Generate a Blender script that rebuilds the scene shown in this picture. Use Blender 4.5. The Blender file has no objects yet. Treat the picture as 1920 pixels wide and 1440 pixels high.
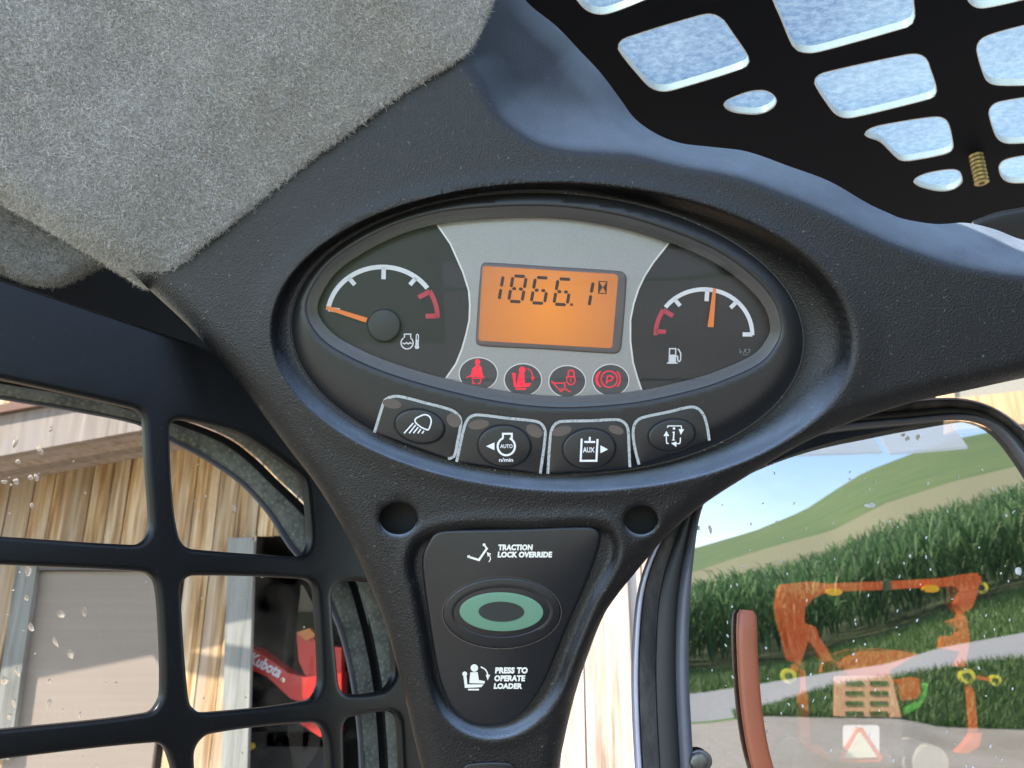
import bpy, bmesh, math, random
import numpy as np
from mathutils import Vector, Matrix
from mathutils.geometry import delaunay_2d_cdt
R_ = math.radians
random.seed(7); RNG = np.random.default_rng(7)
S = bpy.context.scene
COL = S.collection

# ------------------------------------------------------------------ camera, sky, sun, exposure
EYE = 1.95                       # eye height over the yard
PITCH = R_(17.0)
FPX = 1387.0                     # focal length in photograph pixels (1920 wide)
cam_d = bpy.data.cameras.new("camera"); cam = bpy.data.objects.new("camera", cam_d); COL.objects.link(cam)
cam_d.sensor_width = 36.0; cam_d.lens = FPX / 1920 * 36.0
cam_d.clip_start = 0.02; cam_d.clip_end = 3000
cam.location = (0, 0, EYE); cam.rotation_euler = (R_(90) + PITCH, 0, 0)
cam_d.dof.use_dof = True; cam_d.dof.focus_distance = 0.50; cam_d.dof.aperture_fstop = 16.0
S.camera = cam
SUN_AZ, SUN_EL = R_(236), R_(42)     # clockwise from +Y
world = bpy.data.worlds.new("World"); S.world = world; world.use_nodes = True
wn = world.node_tree; wn.nodes.clear()
wo = wn.nodes.new("ShaderNodeOutputWorld"); bg = wn.nodes.new("ShaderNodeBackground")
sky = wn.nodes.new("ShaderNodeTexSky"); sky.sky_type = 'NISHITA'; sky.sun_disc = False
sky.sun_elevation = SUN_EL; sky.sun_rotation = SUN_AZ; sky.altitude = 600; sky.dust_density = .4; sky.ozone_density = 1.8
tc = wn.nodes.new("ShaderNodeTexCoord"); mp = wn.nodes.new("ShaderNodeMapping"); mp.inputs['Scale'].default_value = (2.2, 2.2, 5.0)
nz = wn.nodes.new("ShaderNodeTexNoise"); nz.inputs['Scale'].default_value = 1.6; nz.inputs['Detail'].default_value = 8; nz.inputs['Roughness'].default_value = .6
rp = wn.nodes.new("ShaderNodeValToRGB"); rp.color_ramp.elements[0].position = .40; rp.color_ramp.elements[1].position = .80
rp.color_ramp.elements[1].color = (.36, .36, .36, 1)
mx = wn.nodes.new("ShaderNodeMix"); mx.data_type = 'RGBA'; mx.inputs['B'].default_value = (8.2, 8.6, 9.0, 1)
L = wn.links.new
L(tc.outputs['Generated'], mp.inputs['Vector']); L(mp.outputs[0], nz.inputs['Vector']); L(nz.outputs['Fac'], rp.inputs[0])
L(rp.outputs[0], mx.inputs['Factor']); L(sky.outputs[0], mx.inputs['A']); L(mx.outputs['Result'], bg.inputs['Color'])
bg.inputs['Strength'].default_value = 0.14; L(bg.outputs[0], wo.inputs[0])
sl = bpy.data.lights.new("sun", 'SUN'); sl.energy = 3.4; sl.angle = R_(.53); sl.color = (1, .95, .87)
so = bpy.data.objects.new("sun", sl); COL.objects.link(so)
sd = Vector((math.sin(SUN_AZ) * math.cos(SUN_EL), math.cos(SUN_AZ) * math.cos(SUN_EL), math.sin(SUN_EL)))
so.rotation_euler = sd.to_track_quat('Z', 'Y').to_euler(); so.location = (3, -3, 9)
S.view_settings.view_transform = 'Standard'; S.view_settings.look = 'None'
EXPOSURE = 2.25; S.view_settings.exposure = EXPOSURE; EM = 1 / 2 ** EXPOSURE; S.view_settings.gamma = 1
S.cycles.use_denoising = True; S.cycles.max_bounces = 10; S.cycles.transparent_max_bounces = 16
S.cycles.sample_clamp_indirect = 6

# ------------------------------------------------------------------ helpers: space
CP, SP = math.cos(PITCH), math.sin(PITCH)
def ray(u, v):
    a = (u - 960) / FPX; b = -(v - 720) / FPX
    return np.array([a, CP - b * SP, SP + b * CP])
C0 = np.array([0, 0, EYE])
def at(u, v, d): return C0 + ray(u, v) * d                 # point at depth d along the optical axis
def on_plane(u, v, p0, n):
    r = ray(u, v); n = np.asarray(n, float)
    return C0 + r * (np.dot(np.asarray(p0) - C0, n) / np.dot(r, n))
D0 = 0.50; KM = D0 / FPX                                  # dash plane depth; metres per pixel there
def dash(u, v, w=0.0): return at(u, v, D0 - w * KM)       # w = height over the dash plane, in dash pixels
YAW = R_(43)
XC = np.array([math.cos(YAW), -math.sin(YAW), 0.0])       # the cab's own sideways axis
def wallp(off): 
    def f(u, v, w=0.0): return on_plane(u, v, C0 + XC * off, XC) + XC * (w * KM)
    return f
def ypl(y):
    def f(u, v, w=0.0): return on_plane(u, v, (0, y, 0), (0, 1, 0)) + np.array([0, -w * KM, 0])
    return f
def zpl(z):
    def f(u, v, w=0.0): return on_plane(u, v, (0, 0, z), (0, 0, 1)) + np.array([0, 0, -w * KM])
    return f

# ------------------------------------------------------------------ helpers: objects
def obj(name, V, Fc, mat, parent=None, smooth=False, autos=None):
    V = np.asarray(V, np.float64).reshape(-1, 3)
    c = (V.min(0) + V.max(0)) / 2
    me = bpy.data.meshes.new(name); me.from_pydata((V - c).tolist(), [], Fc)
    mats = mat if isinstance(mat, (list, tuple)) else [mat]
    for m in mats: me.materials.append(m)
    if smooth:
        me.polygons.foreach_set('use_smooth', [True] * len(me.polygons))
        if autos: me.set_sharp_from_angle(angle=R_(autos))
    me.update(); me.validate()
    o = bpy.data.objects.new(name, me); COL.objects.link(o)
    if parent is not None:
        o.parent = parent
        o.location = Vector(c) - wloc(parent)
    else: o.location = c
    return o
def wloc(o):
    p = Vector(o.location)
    while o.parent is not None: o = o.parent; p += Vector(o.location)
    return p
def fastobj(name, V, T, mat, parent=None, smooth=False):
    """many triangles, numpy arrays"""
    V = np.asarray(V, np.float32); T = np.asarray(T, np.int32)
    me = bpy.data.meshes.new(name); k = T.shape[1]
    me.vertices.add(len(V)); me.vertices.foreach_set('co', (V if parent is None else V - np.array(wloc(parent), np.float32)).ravel())
    me.loops.add(T.size); me.loops.foreach_set('vertex_index', T.ravel())
    me.polygons.add(len(T)); me.polygons.foreach_set('loop_start', np.arange(0, T.size, k, dtype=np.int32))
    me.polygons.foreach_set('loop_total', np.full(len(T), k, np.int32))
    if smooth: me.polygons.foreach_set('use_smooth', np.ones(len(T), bool))
    me.materials.append(mat); me.update(calc_edges=True)
    o = bpy.data.objects.new(name, me); COL.objects.link(o)
    if parent is not None: o.parent = parent
    return o
def thing(name, loc, label, cat, group=None):
    o = bpy.data.objects.new(name, None); COL.objects.link(o); o.location = Vector(loc); o.empty_display_size = .02
    return tag(o, label, cat, group)
def tag(o, label, cat=None, group=None, kind=None):
    if label: o['label'] = label
    if cat: o['category'] = cat
    if group: o['group'] = group
    if kind or label: o['kind'] = kind or 'thing'
    return o
def catmull(pts, n=None, closed=True, step=None):
    P = np.asarray(pts, float); m = len(P); out = []
    segs = m if closed else m - 1
    for i in range(segs):
        g = (lambda k: P[k % m]) if closed else (lambda k: P[min(max(k, 0), m - 1)])
        p0, p1, p2, p3 = g(i - 1), g(i), g(i + 1), g(i + 2)
        # centripetal-ish: limit the tangents by the segment's length
        l = np.linalg.norm(p2 - p1); t1 = (p2 - p0); t2 = (p3 - p1)
        t1 = t1 / (np.linalg.norm(t1) + 1e-9) * l; t2 = t2 / (np.linalg.norm(t2) + 1e-9) * l
        k = max(2, int(l / (step or 6)))
        for j in range(k):
            t = j / k
            out.append((2*t**3-3*t**2+1)*p1 + (t**3-2*t**2+t)*t1 + (-2*t**3+3*t**2)*p2 + (t**3-t**2)*t2)
    if not closed: out.append(P[-1])
    return np.array(out)
def resample(P, n, closed=True):
    P = np.asarray(P, float); Q = np.vstack([P, P[:1]]) if closed else P
    s = np.r_[0, np.cumsum(np.linalg.norm(np.diff(Q, axis=0), axis=1))]
    t = np.linspace(0, s[-1], n, endpoint=not closed)
    return np.stack([np.interp(t, s, Q[:, k]) for k in range(Q.shape[1])], 1)
def ell(cx, cy, rx, ry, tilt=0, n=72, a0=0, a1=360):
    a = np.radians(np.linspace(a0, a1, n, endpoint=(a1 - a0) < 360)); t = R_(tilt)
    x, y = rx * np.cos(a), -ry * np.sin(a)
    return np.stack([cx + x * math.cos(t) - y * math.sin(t), cy + x * math.sin(t) + y * math.cos(t)], 1)
def rrect(x0, y0, x1, y1, r, n=6):
    out = []
    for (cx, cy, a) in ((x1 - r, y0 + r, -90), (x1 - r, y1 - r, 0), (x0 + r, y1 - r, 90), (x0 + r, y0 + r, 180)):
        for k in range(n + 1):
            t = R_(a + 90 * k / n); out.append((cx + r * math.cos(t), cy + r * math.sin(t)))
    return np.array(out)
def inside(pts, poly):
    x, y = pts[:, 0], pts[:, 1]; r = np.zeros(len(pts), bool); P = np.asarray(poly); Q = np.roll(P, -1, 0)
    for (x0, y0), (x1, y1) in zip(P, Q):
        c = (y0 > y) != (y1 > y)
        if c.any():
            xi = (x1 - x0) * (y - y0) / ((y1 - y0) if y1 != y0 else 1e-9) + x0
            r ^= c & (x < xi)
    return r
def segdist(pts, line, closed=True):
    A = np.asarray(line, float); B = np.roll(A, -1, 0) if closed else A[1:]
    if not closed: A = A[:-1]
    best = np.full(len(pts), 1e9)
    for a, b in zip(A, B):
        ab = b - a; q = pts - a; t = np.clip((q @ ab) / (ab @ ab + 1e-12), 0, 1)
        e = q - t[:, None] * ab; best = np.minimum(best, (e * e).sum(1))
    return np.sqrt(best)
def smst(a, b, x): 
    t = np.clip((x - a) / (b - a), 0, 1); return t * t * (3 - 2 * t)
def area2(P): return .5 * np.sum(P[:, 0] * np.roll(P[:, 1], -1) - np.roll(P[:, 0], -1) * P[:, 1])

def sheet(outline, holes, grid, rings=(), step=6, extra=None, finer=None):
    """triangulate a px outline with holes; returns points, tris, boundary loops (index lists)"""
    loops = []; pts = []; edges = []
    for lp in [outline] + list(holes):
        P = resample(lp, max(8, int(np.sum(np.linalg.norm(np.diff(np.vstack([lp, lp[:1]]), axis=0), axis=1)) / step)))
        if area2(P) < 0: P = P[::-1]
        b = len(pts); n = len(P); pts += P.tolist(); loops.append(list(range(b, b + n)))
        edges += [(b + i, b + (i + 1) % n) for i in range(n)]
    bnd = [np.array([pts[i] for i in lp]) for lp in loops]
    inter = []
    def ok(Q, dmin):
        m = inside(Q, bnd[0])
        for h in bnd[1:]: m &= ~inside(Q, h)
        for b_ in bnd: m &= segdist(Q, b_) > dmin
        return m
    for off in rings:
        for b_ in bnd:
            t = np.roll(b_, -1, 0) - np.roll(b_, 1, 0); t /= np.linalg.norm(t, axis=1)[:, None] + 1e-9
            nn = np.stack([-t[:, 1], t[:, 0]], 1)
            for sg in (1, -1):
                Q = b_ + nn * off * sg; inter.append(Q[ok(Q, off * .93)])
    if grid:
        lo, hi = bnd[0].min(0), bnd[0].max(0)
        gx, gy = np.meshgrid(np.arange(lo[0], hi[0], grid), np.arange(lo[1], hi[1], grid))
        gx = gx + (np.arange(gx.shape[0]) % 2)[:, None] * grid * .5
        G = np.stack([gx.ravel(), gy.ravel()], 1); G = G[ok(G, max([grid * .5] + [r + grid * .35 for r in rings[-1:]]))]
        if finer is not None:
            f = finer(G); keep = f | (RNG.random(len(G)) < .0)
            coarse = (np.round(G[:, 1] / grid).astype(int) % 3 == 0) & (np.round(G[:, 0] / grid).astype(int) % 3 == 0)
            G = G[keep | coarse]
        inter.append(G)
    if extra is not None: inter.append(extra[ok(extra, 1.5)])
    allp = np.vstack([np.array(pts)] + [q for q in inter if len(q)])
    vo, eo, fo, ov, oe, of = delaunay_2d_cdt([Vector(p) for p in allp], edges, [], 0, 1e-5)
    VO = np.array([(p.x, p.y) for p in vo]); T = np.array([f for f in fo if len(f) == 3])
    c = VO[T].mean(1); m = inside(c, bnd[0])
    for h in bnd[1:]: m &= ~inside(c, h)
    T = T[m]
    mapi = {}
    for k, src in enumerate(ov):
        for s_ in src: mapi[s_] = k
    loops = [[mapi[i] for i in lp] for lp in loops]
    # orient: px y is down, so CCW-in-px (positive area2) faces away from the camera; make them face it
    a = VO[T]; cr = (a[:, 1, 0]-a[:, 0, 0])*(a[:, 2, 1]-a[:, 0, 1])-(a[:, 1, 1]-a[:, 0, 1])*(a[:, 2, 0]-a[:, 0, 0])
    T[cr > 0] = T[cr > 0][:, ::-1]
    return VO, T, loops
def relief(name, outline, holes, mp_, wf, mat, parent=None, grid=8, rings=(), step=6, back=None, hole_back=None, smooth=True, extra=None, finer=None, autos=50):
    """height-field sheet: px outline -> 3-D, w from wf(points); rims run back to depth `back`"""
    VO, T, loops = sheet(outline, holes, grid, rings, step, extra, finer)
    W = wf(VO) if callable(wf) else np.full(len(VO), float(wf))
    V = [mp_(u, v, w) for (u, v), w in zip(VO, W)]
    F = [tuple(int(i) for i in t) for t in T]
    for k, lp in enumerate(loops):
        bk = back if k == 0 else (hole_back if hole_back is not None else back)
        if bk is None: continue
        bk = bk if not isinstance(bk, (list, tuple)) else bk[k - 1]
        b = len(V); n = len(lp)
        V += [mp_(VO[i][0], VO[i][1], W[i] - bk) for i in lp]
        for i in range(n):
            q = (lp[i], lp[(i + 1) % n], b + (i + 1) % n, b + i)
            F.append(q if k == 0 else q[::-1])
    return obj(name, V, F, mat, parent, smooth, autos)
def slab(name, outline, mp_, w0, w1, mat, parent=None, bevel=0, smooth=False, holes=(), step=5):
    """flat plate between heights w0 (back) and w1 (front) with a small rounded front edge"""
    if bevel:
        wf = lambda P: w1 - bevel * (1 - np.sqrt(np.clip(1 - (1 - np.clip(np.minimum.reduce([segdist(P, l) for l in [outline] + list(holes)]) / bevel, 0, 1)) ** 2, 0, 1)))
        return relief(name, outline, holes, mp_, wf, mat, parent, grid=0, rings=(bevel * .12, bevel * .45, bevel), step=step, back=(w1 - w0 - bevel), autos=60)
    return relief(name, outline, holes, mp_, lambda P: np.full(len(P), float(w1)), mat, parent, grid=0, step=step, back=w1 - w0, smooth=False)
def flat(name, polys, mp_, w, mat, parent=None):
    """thin print: list of px polygons laid at height w, joined"""
    V, F = [], []
    for P in polys:
        P = np.asarray(P); 
        if area2(P) > 0: P = P[::-1]
        b = len(V); V += [mp_(u, v, w) for u, v in P]; F.append(tuple(range(b, b + len(P))))
    return obj(name, V, F, mat, parent)
def stroke(P, wd, closed=False):
    """list of quads along a px polyline of width wd, mitred"""
    P = np.asarray(P, float); n = len(P)
    if closed: a = np.roll(P, 1, 0); b = np.roll(P, -1, 0)
    else: a = np.vstack([P[:1], P[:-1]]); b = np.vstack([P[1:], P[-1:]])
    d1 = P - a; d2 = b - P
    l1 = np.linalg.norm(d1, axis=1); l2 = np.linalg.norm(d2, axis=1)
    d1 = np.where((l1 > 1e-9)[:, None], d1 / (l1[:, None] + 1e-12), d2 / (l2[:, None] + 1e-12)); d2 = np.where((l2 > 1e-9)[:, None], d2 / (l2[:, None] + 1e-12), d1)
    t = d1 + d2; t /= np.linalg.norm(t, axis=1)[:, None] + 1e-9
    nrm = np.stack([-t[:, 1], t[:, 0]], 1); cs = np.clip((t * d1).sum(1), .5, 1)
    wd = np.asarray(wd, float) * np.ones(n); h = (wd / 2 / cs)[:, None] * nrm
    A, B = P + h, P - h; q = []
    for i in range(n if closed else n - 1):
        j = (i + 1) % n; q.append(np.array([A[i], A[j], B[j], B[i]]))
    return q
_tx = {}
def text_polys(s, box, shear=0.0, bold=0.0, spacing=1.0, rot=0.0):
    """glyph outlines of s fitted to the px box (x0,y0,x1,y1): returns vertex list (px) and faces"""
    cu = bpy.data.curves.new("t", 'FONT'); cu.body = s; cu.size = 1; cu.shear = shear; cu.offset = bold; cu.space_character = spacing; cu.resolution_u = 3
    o = bpy.data.objects.new("t", cu); COL.objects.link(o)
    bpy.context.view_layer.update()
    me = bpy.data.meshes.new_from_object(o.evaluated_get(bpy.context.evaluated_depsgraph_get()))
    P = np.array([(v.co.x, v.co.y) for v in me.vertices]); F = [tuple(p.vertices) for p in me.polygons]
    bpy.data.objects.remove(o); bpy.data.curves.remove(cu); bpy.data.meshes.remove(me)
    lo, hi = P.min(0), P.max(0); x0, y0, x1, y1 = box
    Q = np.stack([x0 + (P[:, 0] - lo[0]) / (hi[0] - lo[0]) * (x1 - x0), y1 - (P[:, 1] - lo[1]) / (hi[1] - lo[1]) * (y1 - y0)], 1)
    if rot:
        c = np.array([(x0 + x1) / 2, (y0 + y1) / 2]); t = R_(rot); q = Q - c
        Q = c + np.stack([q[:, 0] * math.cos(t) - q[:, 1] * math.sin(t), q[:, 0] * math.sin(t) + q[:, 1] * math.cos(t)], 1)
    return Q, F
def text(name, lines, mp_, w, mat, parent=None, **k):
    V, F = [], []
    for s, box in lines:
        Q, f = text_polys(s, box, **k); b = len(V)
        V += [mp_(u, v, w) for u, v in Q]; F += [tuple(b + i for i in q) for q in f]
    return obj(name, V, F, mat, parent)
def tube(name, path, rad, mat, parent=None, n=10, flatten=1.0, cap=True, up=(0, 0, 1), closed=False, sq=1.0):
    P = np.asarray(path, float); m = len(P); rad = np.asarray(rad, float) * np.ones(m); V, F = [], []
    for i in range(m):
        t = P[(i + 1) % m] - P[i - 1] if (closed or 0 < i < m - 1) else (P[1] - P[0] if i == 0 else P[-1] - P[-2])
        t /= np.linalg.norm(t) + 1e-12
        a = np.cross(t, up); 
        if np.linalg.norm(a) < 1e-4: a = np.cross(t, (1, 0, 0))
        a /= np.linalg.norm(a); b = np.cross(a, t)
        for k in range(n):
            q = 2 * math.pi * k / n; c, s = math.cos(q), math.sin(q)
            c = math.copysign(abs(c) ** sq, c); s = math.copysign(abs(s) ** sq, s)
            V.append(P[i] + a * rad[i] * c + b * rad[i] * flatten * s)
    for i in range(m if closed else m - 1):
        for k in range(n):
            k2 = (k + 1) % n; j = (i + 1) % m
            F.append((i * n + k, i * n + k2, j * n + k2, j * n + k))
    if cap and not closed: F += [tuple(range(n))[::-1], tuple((m - 1) * n + k for k in range(n))]
    return obj(name, V, F, mat, parent, True, 50)
def box(name, lo, hi, mat, parent=None, M=None, bev=0):
    lo = np.array(lo, float); hi = np.array(hi, float)
    bm = bmesh.new(); bmesh.ops.create_cube(bm, size=1)
    for v in bm.verts: v.co = Vector([(lo[k] + hi[k]) / 2 + v.co[k] * (hi[k] - lo[k]) for k in range(3)])
    if bev: bmesh.ops.bevel(bm, geom=bm.edges[:], offset=bev, segments=1, affect='EDGES')
    bm.verts.ensure_lookup_table(); bm.verts.index_update()
    V = [np.array(v.co) for v in bm.verts]; F = [tuple(v.index for v in f.verts) for f in bm.faces]; bm.free()
    if M is not None: V = [M(v) for v in V]
    return obj(name, V, F, mat, parent)
def loft(name, rings, mat, parent=None, closed=True, smooth=True, autos=40):
    """skin between equal-length rings of 3-D points"""
    n = len(rings[0]); V = [p for r in rings for p in r]; F = []
    for i in range(len(rings) - 1):
        for k in range(n if closed else n - 1):
            k2 = (k + 1) % n; F.append((i * n + k, i * n + k2, (i + 1) * n + k2, (i + 1) * n + k))
    return obj(name, V, F, mat, parent, smooth, autos)

# ------------------------------------------------------------------ helpers: materials
class NT:
    def __init__(s, name):
        s.m = bpy.data.materials.new(name); s.m.use_nodes = True; s.t = s.m.node_tree; s.t.nodes.clear()
        s.o = s.t.nodes.new("ShaderNodeOutputMaterial")
    def n(s, ty, **k):
        x = s.t.nodes.new("ShaderNode" + ty)
        for a, b in k.items():
            if a in x.bl_rna.properties: setattr(x, a, b)
            else: x.inputs[a.replace('_', ' ')].default_value = b
        return x
    def l(s, a, b): s.t.links.new(a, b)
    def tex(s, ty, scale, stretch=None, coord='Object', **k):
        c = s.n('TexCoord'); x = s.n(ty, **k)
        if 'Scale' in x.inputs: x.inputs['Scale'].default_value = scale
        src = c.outputs[coord]
        if stretch: 
            mm = s.n('Mapping'); mm.inputs['Scale'].default_value = stretch; s.l(src, mm.inputs['Vector']); src = mm.outputs[0]
        s.l(src, x.inputs['Vector']); return x
    def ramp(s, fac, stops):
        r = s.n('ValToRGB'); e = r.color_ramp.elements
        while len(e) < len(stops): e.new(.5)
        for q, (p, c) in zip(e, stops): q.position = p; q.color = (*c, 1) if len(c) == 3 else c
        s.l(fac, r.inputs[0]); return r.outputs[0]
    def mix(s, f, a, b, mode='MIX'):
        x = s.n('Mix', data_type='RGBA', blend_type=mode)
        for v, k in ((f, 'Factor'), (a, 'A'), (b, 'B')):
            if hasattr(v, 'links'): s.l(v, x.inputs[k])
            else: x.inputs[k].default_value = v if k == 'Factor' else (*v, 1)
        return x.outputs['Result']
    def bump(s, h, st, dist=.001):
        b = s.n('Bump'); b.inputs['Strength'].default_value = st; b.inputs['Distance'].default_value = dist; s.l(h, b.inputs['Height']); return b.outputs[0]
    def pr(s, col, rough=.5, metal=0, nrm=None, **k):
        p = s.n('BsdfPrincipled')
        if hasattr(col, 'links'): s.l(col, p.inputs['Base Color'])
        else: p.inputs['Base Color'].default_value = (*col, 1)
        if hasattr(rough, 'links'): s.l(rough, p.inputs['Roughness'])
        else: p.inputs['Roughness'].default_value = rough
        p.inputs['Metallic'].default_value = metal
        if nrm is not None: s.l(nrm, p.inputs['Normal'])
        for a, b in k.items(): p.inputs[a.replace('_', ' ')].default_value = b
        s.l(p.outputs[0], s.o.inputs[0]); return p
def plain(name, col, rough=.5, metal=0, var=.12, scale=60, **k):
    t = NT(name); nz = t.tex('TexNoise', scale, Detail=4.0)
    c = t.mix(nz.outputs['Fac'], tuple(x * (1 - var) for x in col), tuple(min(1, x * (1 + var)) for x in col))
    t.pr(c, rough, metal, **k); return t.m
def emis(name, col, st):
    t = NT(name); p = t.pr(tuple(x * .35 for x in col), .5); p.inputs['Emission Color'].default_value = (*col, 1); p.inputs['Emission Strength'].default_value = st * EM; return t.m
def grain(name, col, rough=.45, scale=900, st=.5, dist=.0004, dust=0.0, spec=.5, dust_sky_sheen=None):
    t = NT(name)
    a = t.tex('TexNoise', scale, Detail=3.0, Roughness=.55, Distortion=.6); b = t.tex('TexVoronoi', scale * .8)
    h = t.mix(.45, a.outputs['Fac'], b.outputs['Distance'])
    big = t.tex('TexNoise', 14, Detail=5.0)
    c = t.mix(big.outputs['Fac'], tuple(x * .8 for x in col), tuple(x * 1.25 for x in col))
    if dust:
        sp = t.tex('TexNoise', 430, Detail=2.0); f = t.ramp(sp.outputs['Fac'], [(.67, (0, 0, 0)), (.76, (dust, dust, dust))])
        c = t.mix(f, c, (.35, .34, .32))
    if dust_sky_sheen:                                    # thin dust plus the skylight's blue sheen, both put into upward faces' colour
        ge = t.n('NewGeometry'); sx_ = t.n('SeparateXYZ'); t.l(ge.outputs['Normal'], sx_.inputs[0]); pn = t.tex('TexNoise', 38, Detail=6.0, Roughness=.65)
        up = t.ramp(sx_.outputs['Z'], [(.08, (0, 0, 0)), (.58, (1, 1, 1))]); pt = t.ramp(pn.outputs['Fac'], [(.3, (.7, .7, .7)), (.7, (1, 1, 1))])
        c = t.mix(t.mix(1.0, up, pt, 'MULTIPLY'), c, dust_sky_sheen)
    p = t.pr(c, rough, 0, t.bump(h, st, dist)); p.inputs['Specular IOR Level'].default_value = spec
    return t.m
def glass(name, tint, refl=.08, dirt=None, rough=0.0, scale=1.5):
    """thin pane: tinted see-through plus mirror, with optional dirt film"""
    t = NT(name); tr = t.n('BsdfTransparent'); tr.inputs[0].default_value = (*tint, 1)
    gl = t.n('BsdfGlossy'); gl.inputs['Roughness'].default_value = rough
    fr = t.n('LayerWeight'); fr.inputs['Blend'].default_value = .25
    ma = t.n('Math', operation='MULTIPLY_ADD'); t.l(fr.outputs['Fresnel'], ma.inputs[0]); ma.inputs[1].default_value = .5; ma.inputs[2].default_value = refl
    ma.use_clamp = True
    ms = t.n('MixShader'); t.l(ma.outputs[0], ms.inputs[0]); t.l(tr.outputs[0], ms.inputs[1]); t.l(gl.outputs[0], ms.inputs[2])
    out = ms.outputs[0]
    if dirt:
        col, lo, hi, amt, sc, stretch = dirt
        nz = t.tex('TexNoise', sc, stretch, Detail=7.0, Roughness=.65)
        f = t.ramp(nz.outputs['Fac'], [(lo, (0, 0, 0)), (hi, (amt, amt, amt))])
        d = t.n('BsdfTranslucent'); d.inputs[0].default_value = (*col, 1); df = t.n('BsdfDiffuse'); df.inputs[0].default_value = (*col, 1)
        dd = t.n('MixShader'); dd.inputs[0].default_value = .4; t.l(d.outputs[0], dd.inputs[1]); t.l(df.outputs[0], dd.inputs[2])
        m2 = t.n('MixShader'); t.l(f, m2.inputs[0]); t.l(out, m2.inputs[1]); t.l(dd.outputs[0], m2.inputs[2]); out = m2.outputs[0]
    t.l(out, t.o.inputs[0]); return t.m

M = {}
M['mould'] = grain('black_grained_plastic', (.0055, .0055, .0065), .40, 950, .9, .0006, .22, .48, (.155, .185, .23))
M['black'] = grain('black_satin_plastic', (.009, .009, .010), .38, 1500, .12, .0002, .06)
M['satin'] = grain('black_switch_plastic', (.010, .0105, .0125), .34, 1800, .08, .0002, .03)
M['floor'] = plain('dusty_floor_mat', (.05, .05, .05), .9)
M['steel'] = grain('black_painted_steel', (.0045, .0045, .0052), .36, 200, .08, .0006, .05, .35)
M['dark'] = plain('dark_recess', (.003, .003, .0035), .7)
M['gasket'] = grain('dusty_gasket', (.02, .02, .02), .6, 700, .6, .0008, .8)
M['white'] = plain('white_print', (.74, .74, .76), .55, var=.05)
M['offw'] = plain('cream_print', (.80, .77, .68), .5, var=.05)
M['red'] = plain('red_print', (.52, .045, .075), .5, var=.05)
M['needle'] = emis('orange_needle', (.95, .26, .05), .45)
M['dial'] = plain('dial_black', (.010, .0105, .013), .5, var=.1, scale=300)
M['hub'] = plain('hub_black', (.022, .024, .030), .45, var=.2, scale=900)
t = NT('silver_paint'); nzz = t.tex('TexNoise', 1400, Detail=2.0)
t.pr(t.mix(nzz.outputs['Fac'], (.25, .255, .255), (.40, .40, .395)), .45, .35); M['silver'] = t.m
M['edge'] = plain('silver_edge', (.66, .66, .65), .4, .3)
M['bez'] = plain('display_surround', (.12, .10, .10), .5)
t = NT('amber_display'); g = t.tex('TexGradient', 1.0, (18, 18, 18), gradient_type='SPHERICAL')
p = t.pr((.10, .04, .01), .35); c = t.mix(g.outputs['Fac'], (.58, .185, .052), (1.0, .33, .022))
t.l(c, p.inputs['Emission Color']); p.inputs['Emission Strength'].default_value = .78 * EM; M['lcd'] = t.m
M['seg'] = plain('display_segment', (.025, .008, .006), .5)
M['lampface'] = plain('lamp_face', (.055, .056, .058), .5)
M['lampred'] = emis('lamp_red', (.9, .012, .05), .85)
M['scuffed'] = None
t = NT('scuffed_silver_line'); n1 = t.tex('TexNoise', 900, Detail=4.0)
t.pr(t.ramp(n1.outputs['Fac'], [(.30, (.10, .10, .10)), (.42, (.34, .36, .37)), (.7, (.48, .50, .51))]), .4, .2); M['scuff'] = t.m
M['smoke'] = plain('smoked_window', (.085, .068, .06), .25)
M['green'] = emis('green_ring', (.19, .42, .29), .30)
M['greendark'] = plain('switch_cap', (.020, .026, .026), .35)
M['pane_lens'] = glass('lens_clear', (.95, .95, .95), .010)
M['pane_front'] = glass('front_glass', (.27, .275, .27), .36)
M['pane_side'] = glass('side_glass', (.54, .54, .525), .012, ((.7, .66, .6), .45, .85, .14, 9, None))
M['sheet'] = glass('skylight_sheet', (.20, .275, .295), .02, ((.60, .72, .74), .25, .95, .30, 95, (1, 1.5, 1)))
M['lip'] = plain('pale_glare_edge', (.62, .66, .66), .3)  # glare along the roof opening edges put into a pale rim colour
t = NT('weathered_seal'); n1 = t.tex('TexNoise', 60, Detail=8.0, Roughness=.7); n2 = t.tex('TexVoronoi', 260)
t.pr(t.mix(t.ramp(n2.outputs['Distance'], [(.1, (1, 1, 1)), (.5, (0, 0, 0))]), t.ramp(n1.outputs['Fac'], [(.35, (.13, .14, .125)), (.65, (.30, .31, .27))]), (.36, .36, .30)), .8); M['seal'] = t.m
t = NT('dusty_rubber'); n1 = t.tex('TexNoise', 45, (1, 1, .35), Detail=8.0, Roughness=.7)
t.pr(t.ramp(n1.outputs['Fac'], [(.42, (.012, .012, .0125)), (.64, (.070, .060, .054))]), .7); M['rubber'] = t.m
M['rubber2'] = plain('black_rubber', (.012, .012, .013), .5)
M['greyseal'] = plain('blue_grey_seal', (.085, .088, .11), .4, var=.1)
M['lavender'] = plain('scuffed_frame_metal', (.42, .41, .50), .35, .3, var=.25, scale=40)
M['tan'] = plain('dusty_tan_rubber', (.20, .16, .12), .7, var=.25)
M['lever'] = grain('orange_brown_plastic', (.27, .072, .030), .42, 700, .1, .0003)
M['bolt'] = plain('zinc', (.14, .135, .125), .4, .8, var=.3, scale=300)
M['brass'] = plain('yellow_zinc_thread', (.40, .32, .15), .4, .7, var=.4, scale=200)
M['bracket'] = plain('dusty_bracket', (.16, .13, .115), .6)
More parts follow.
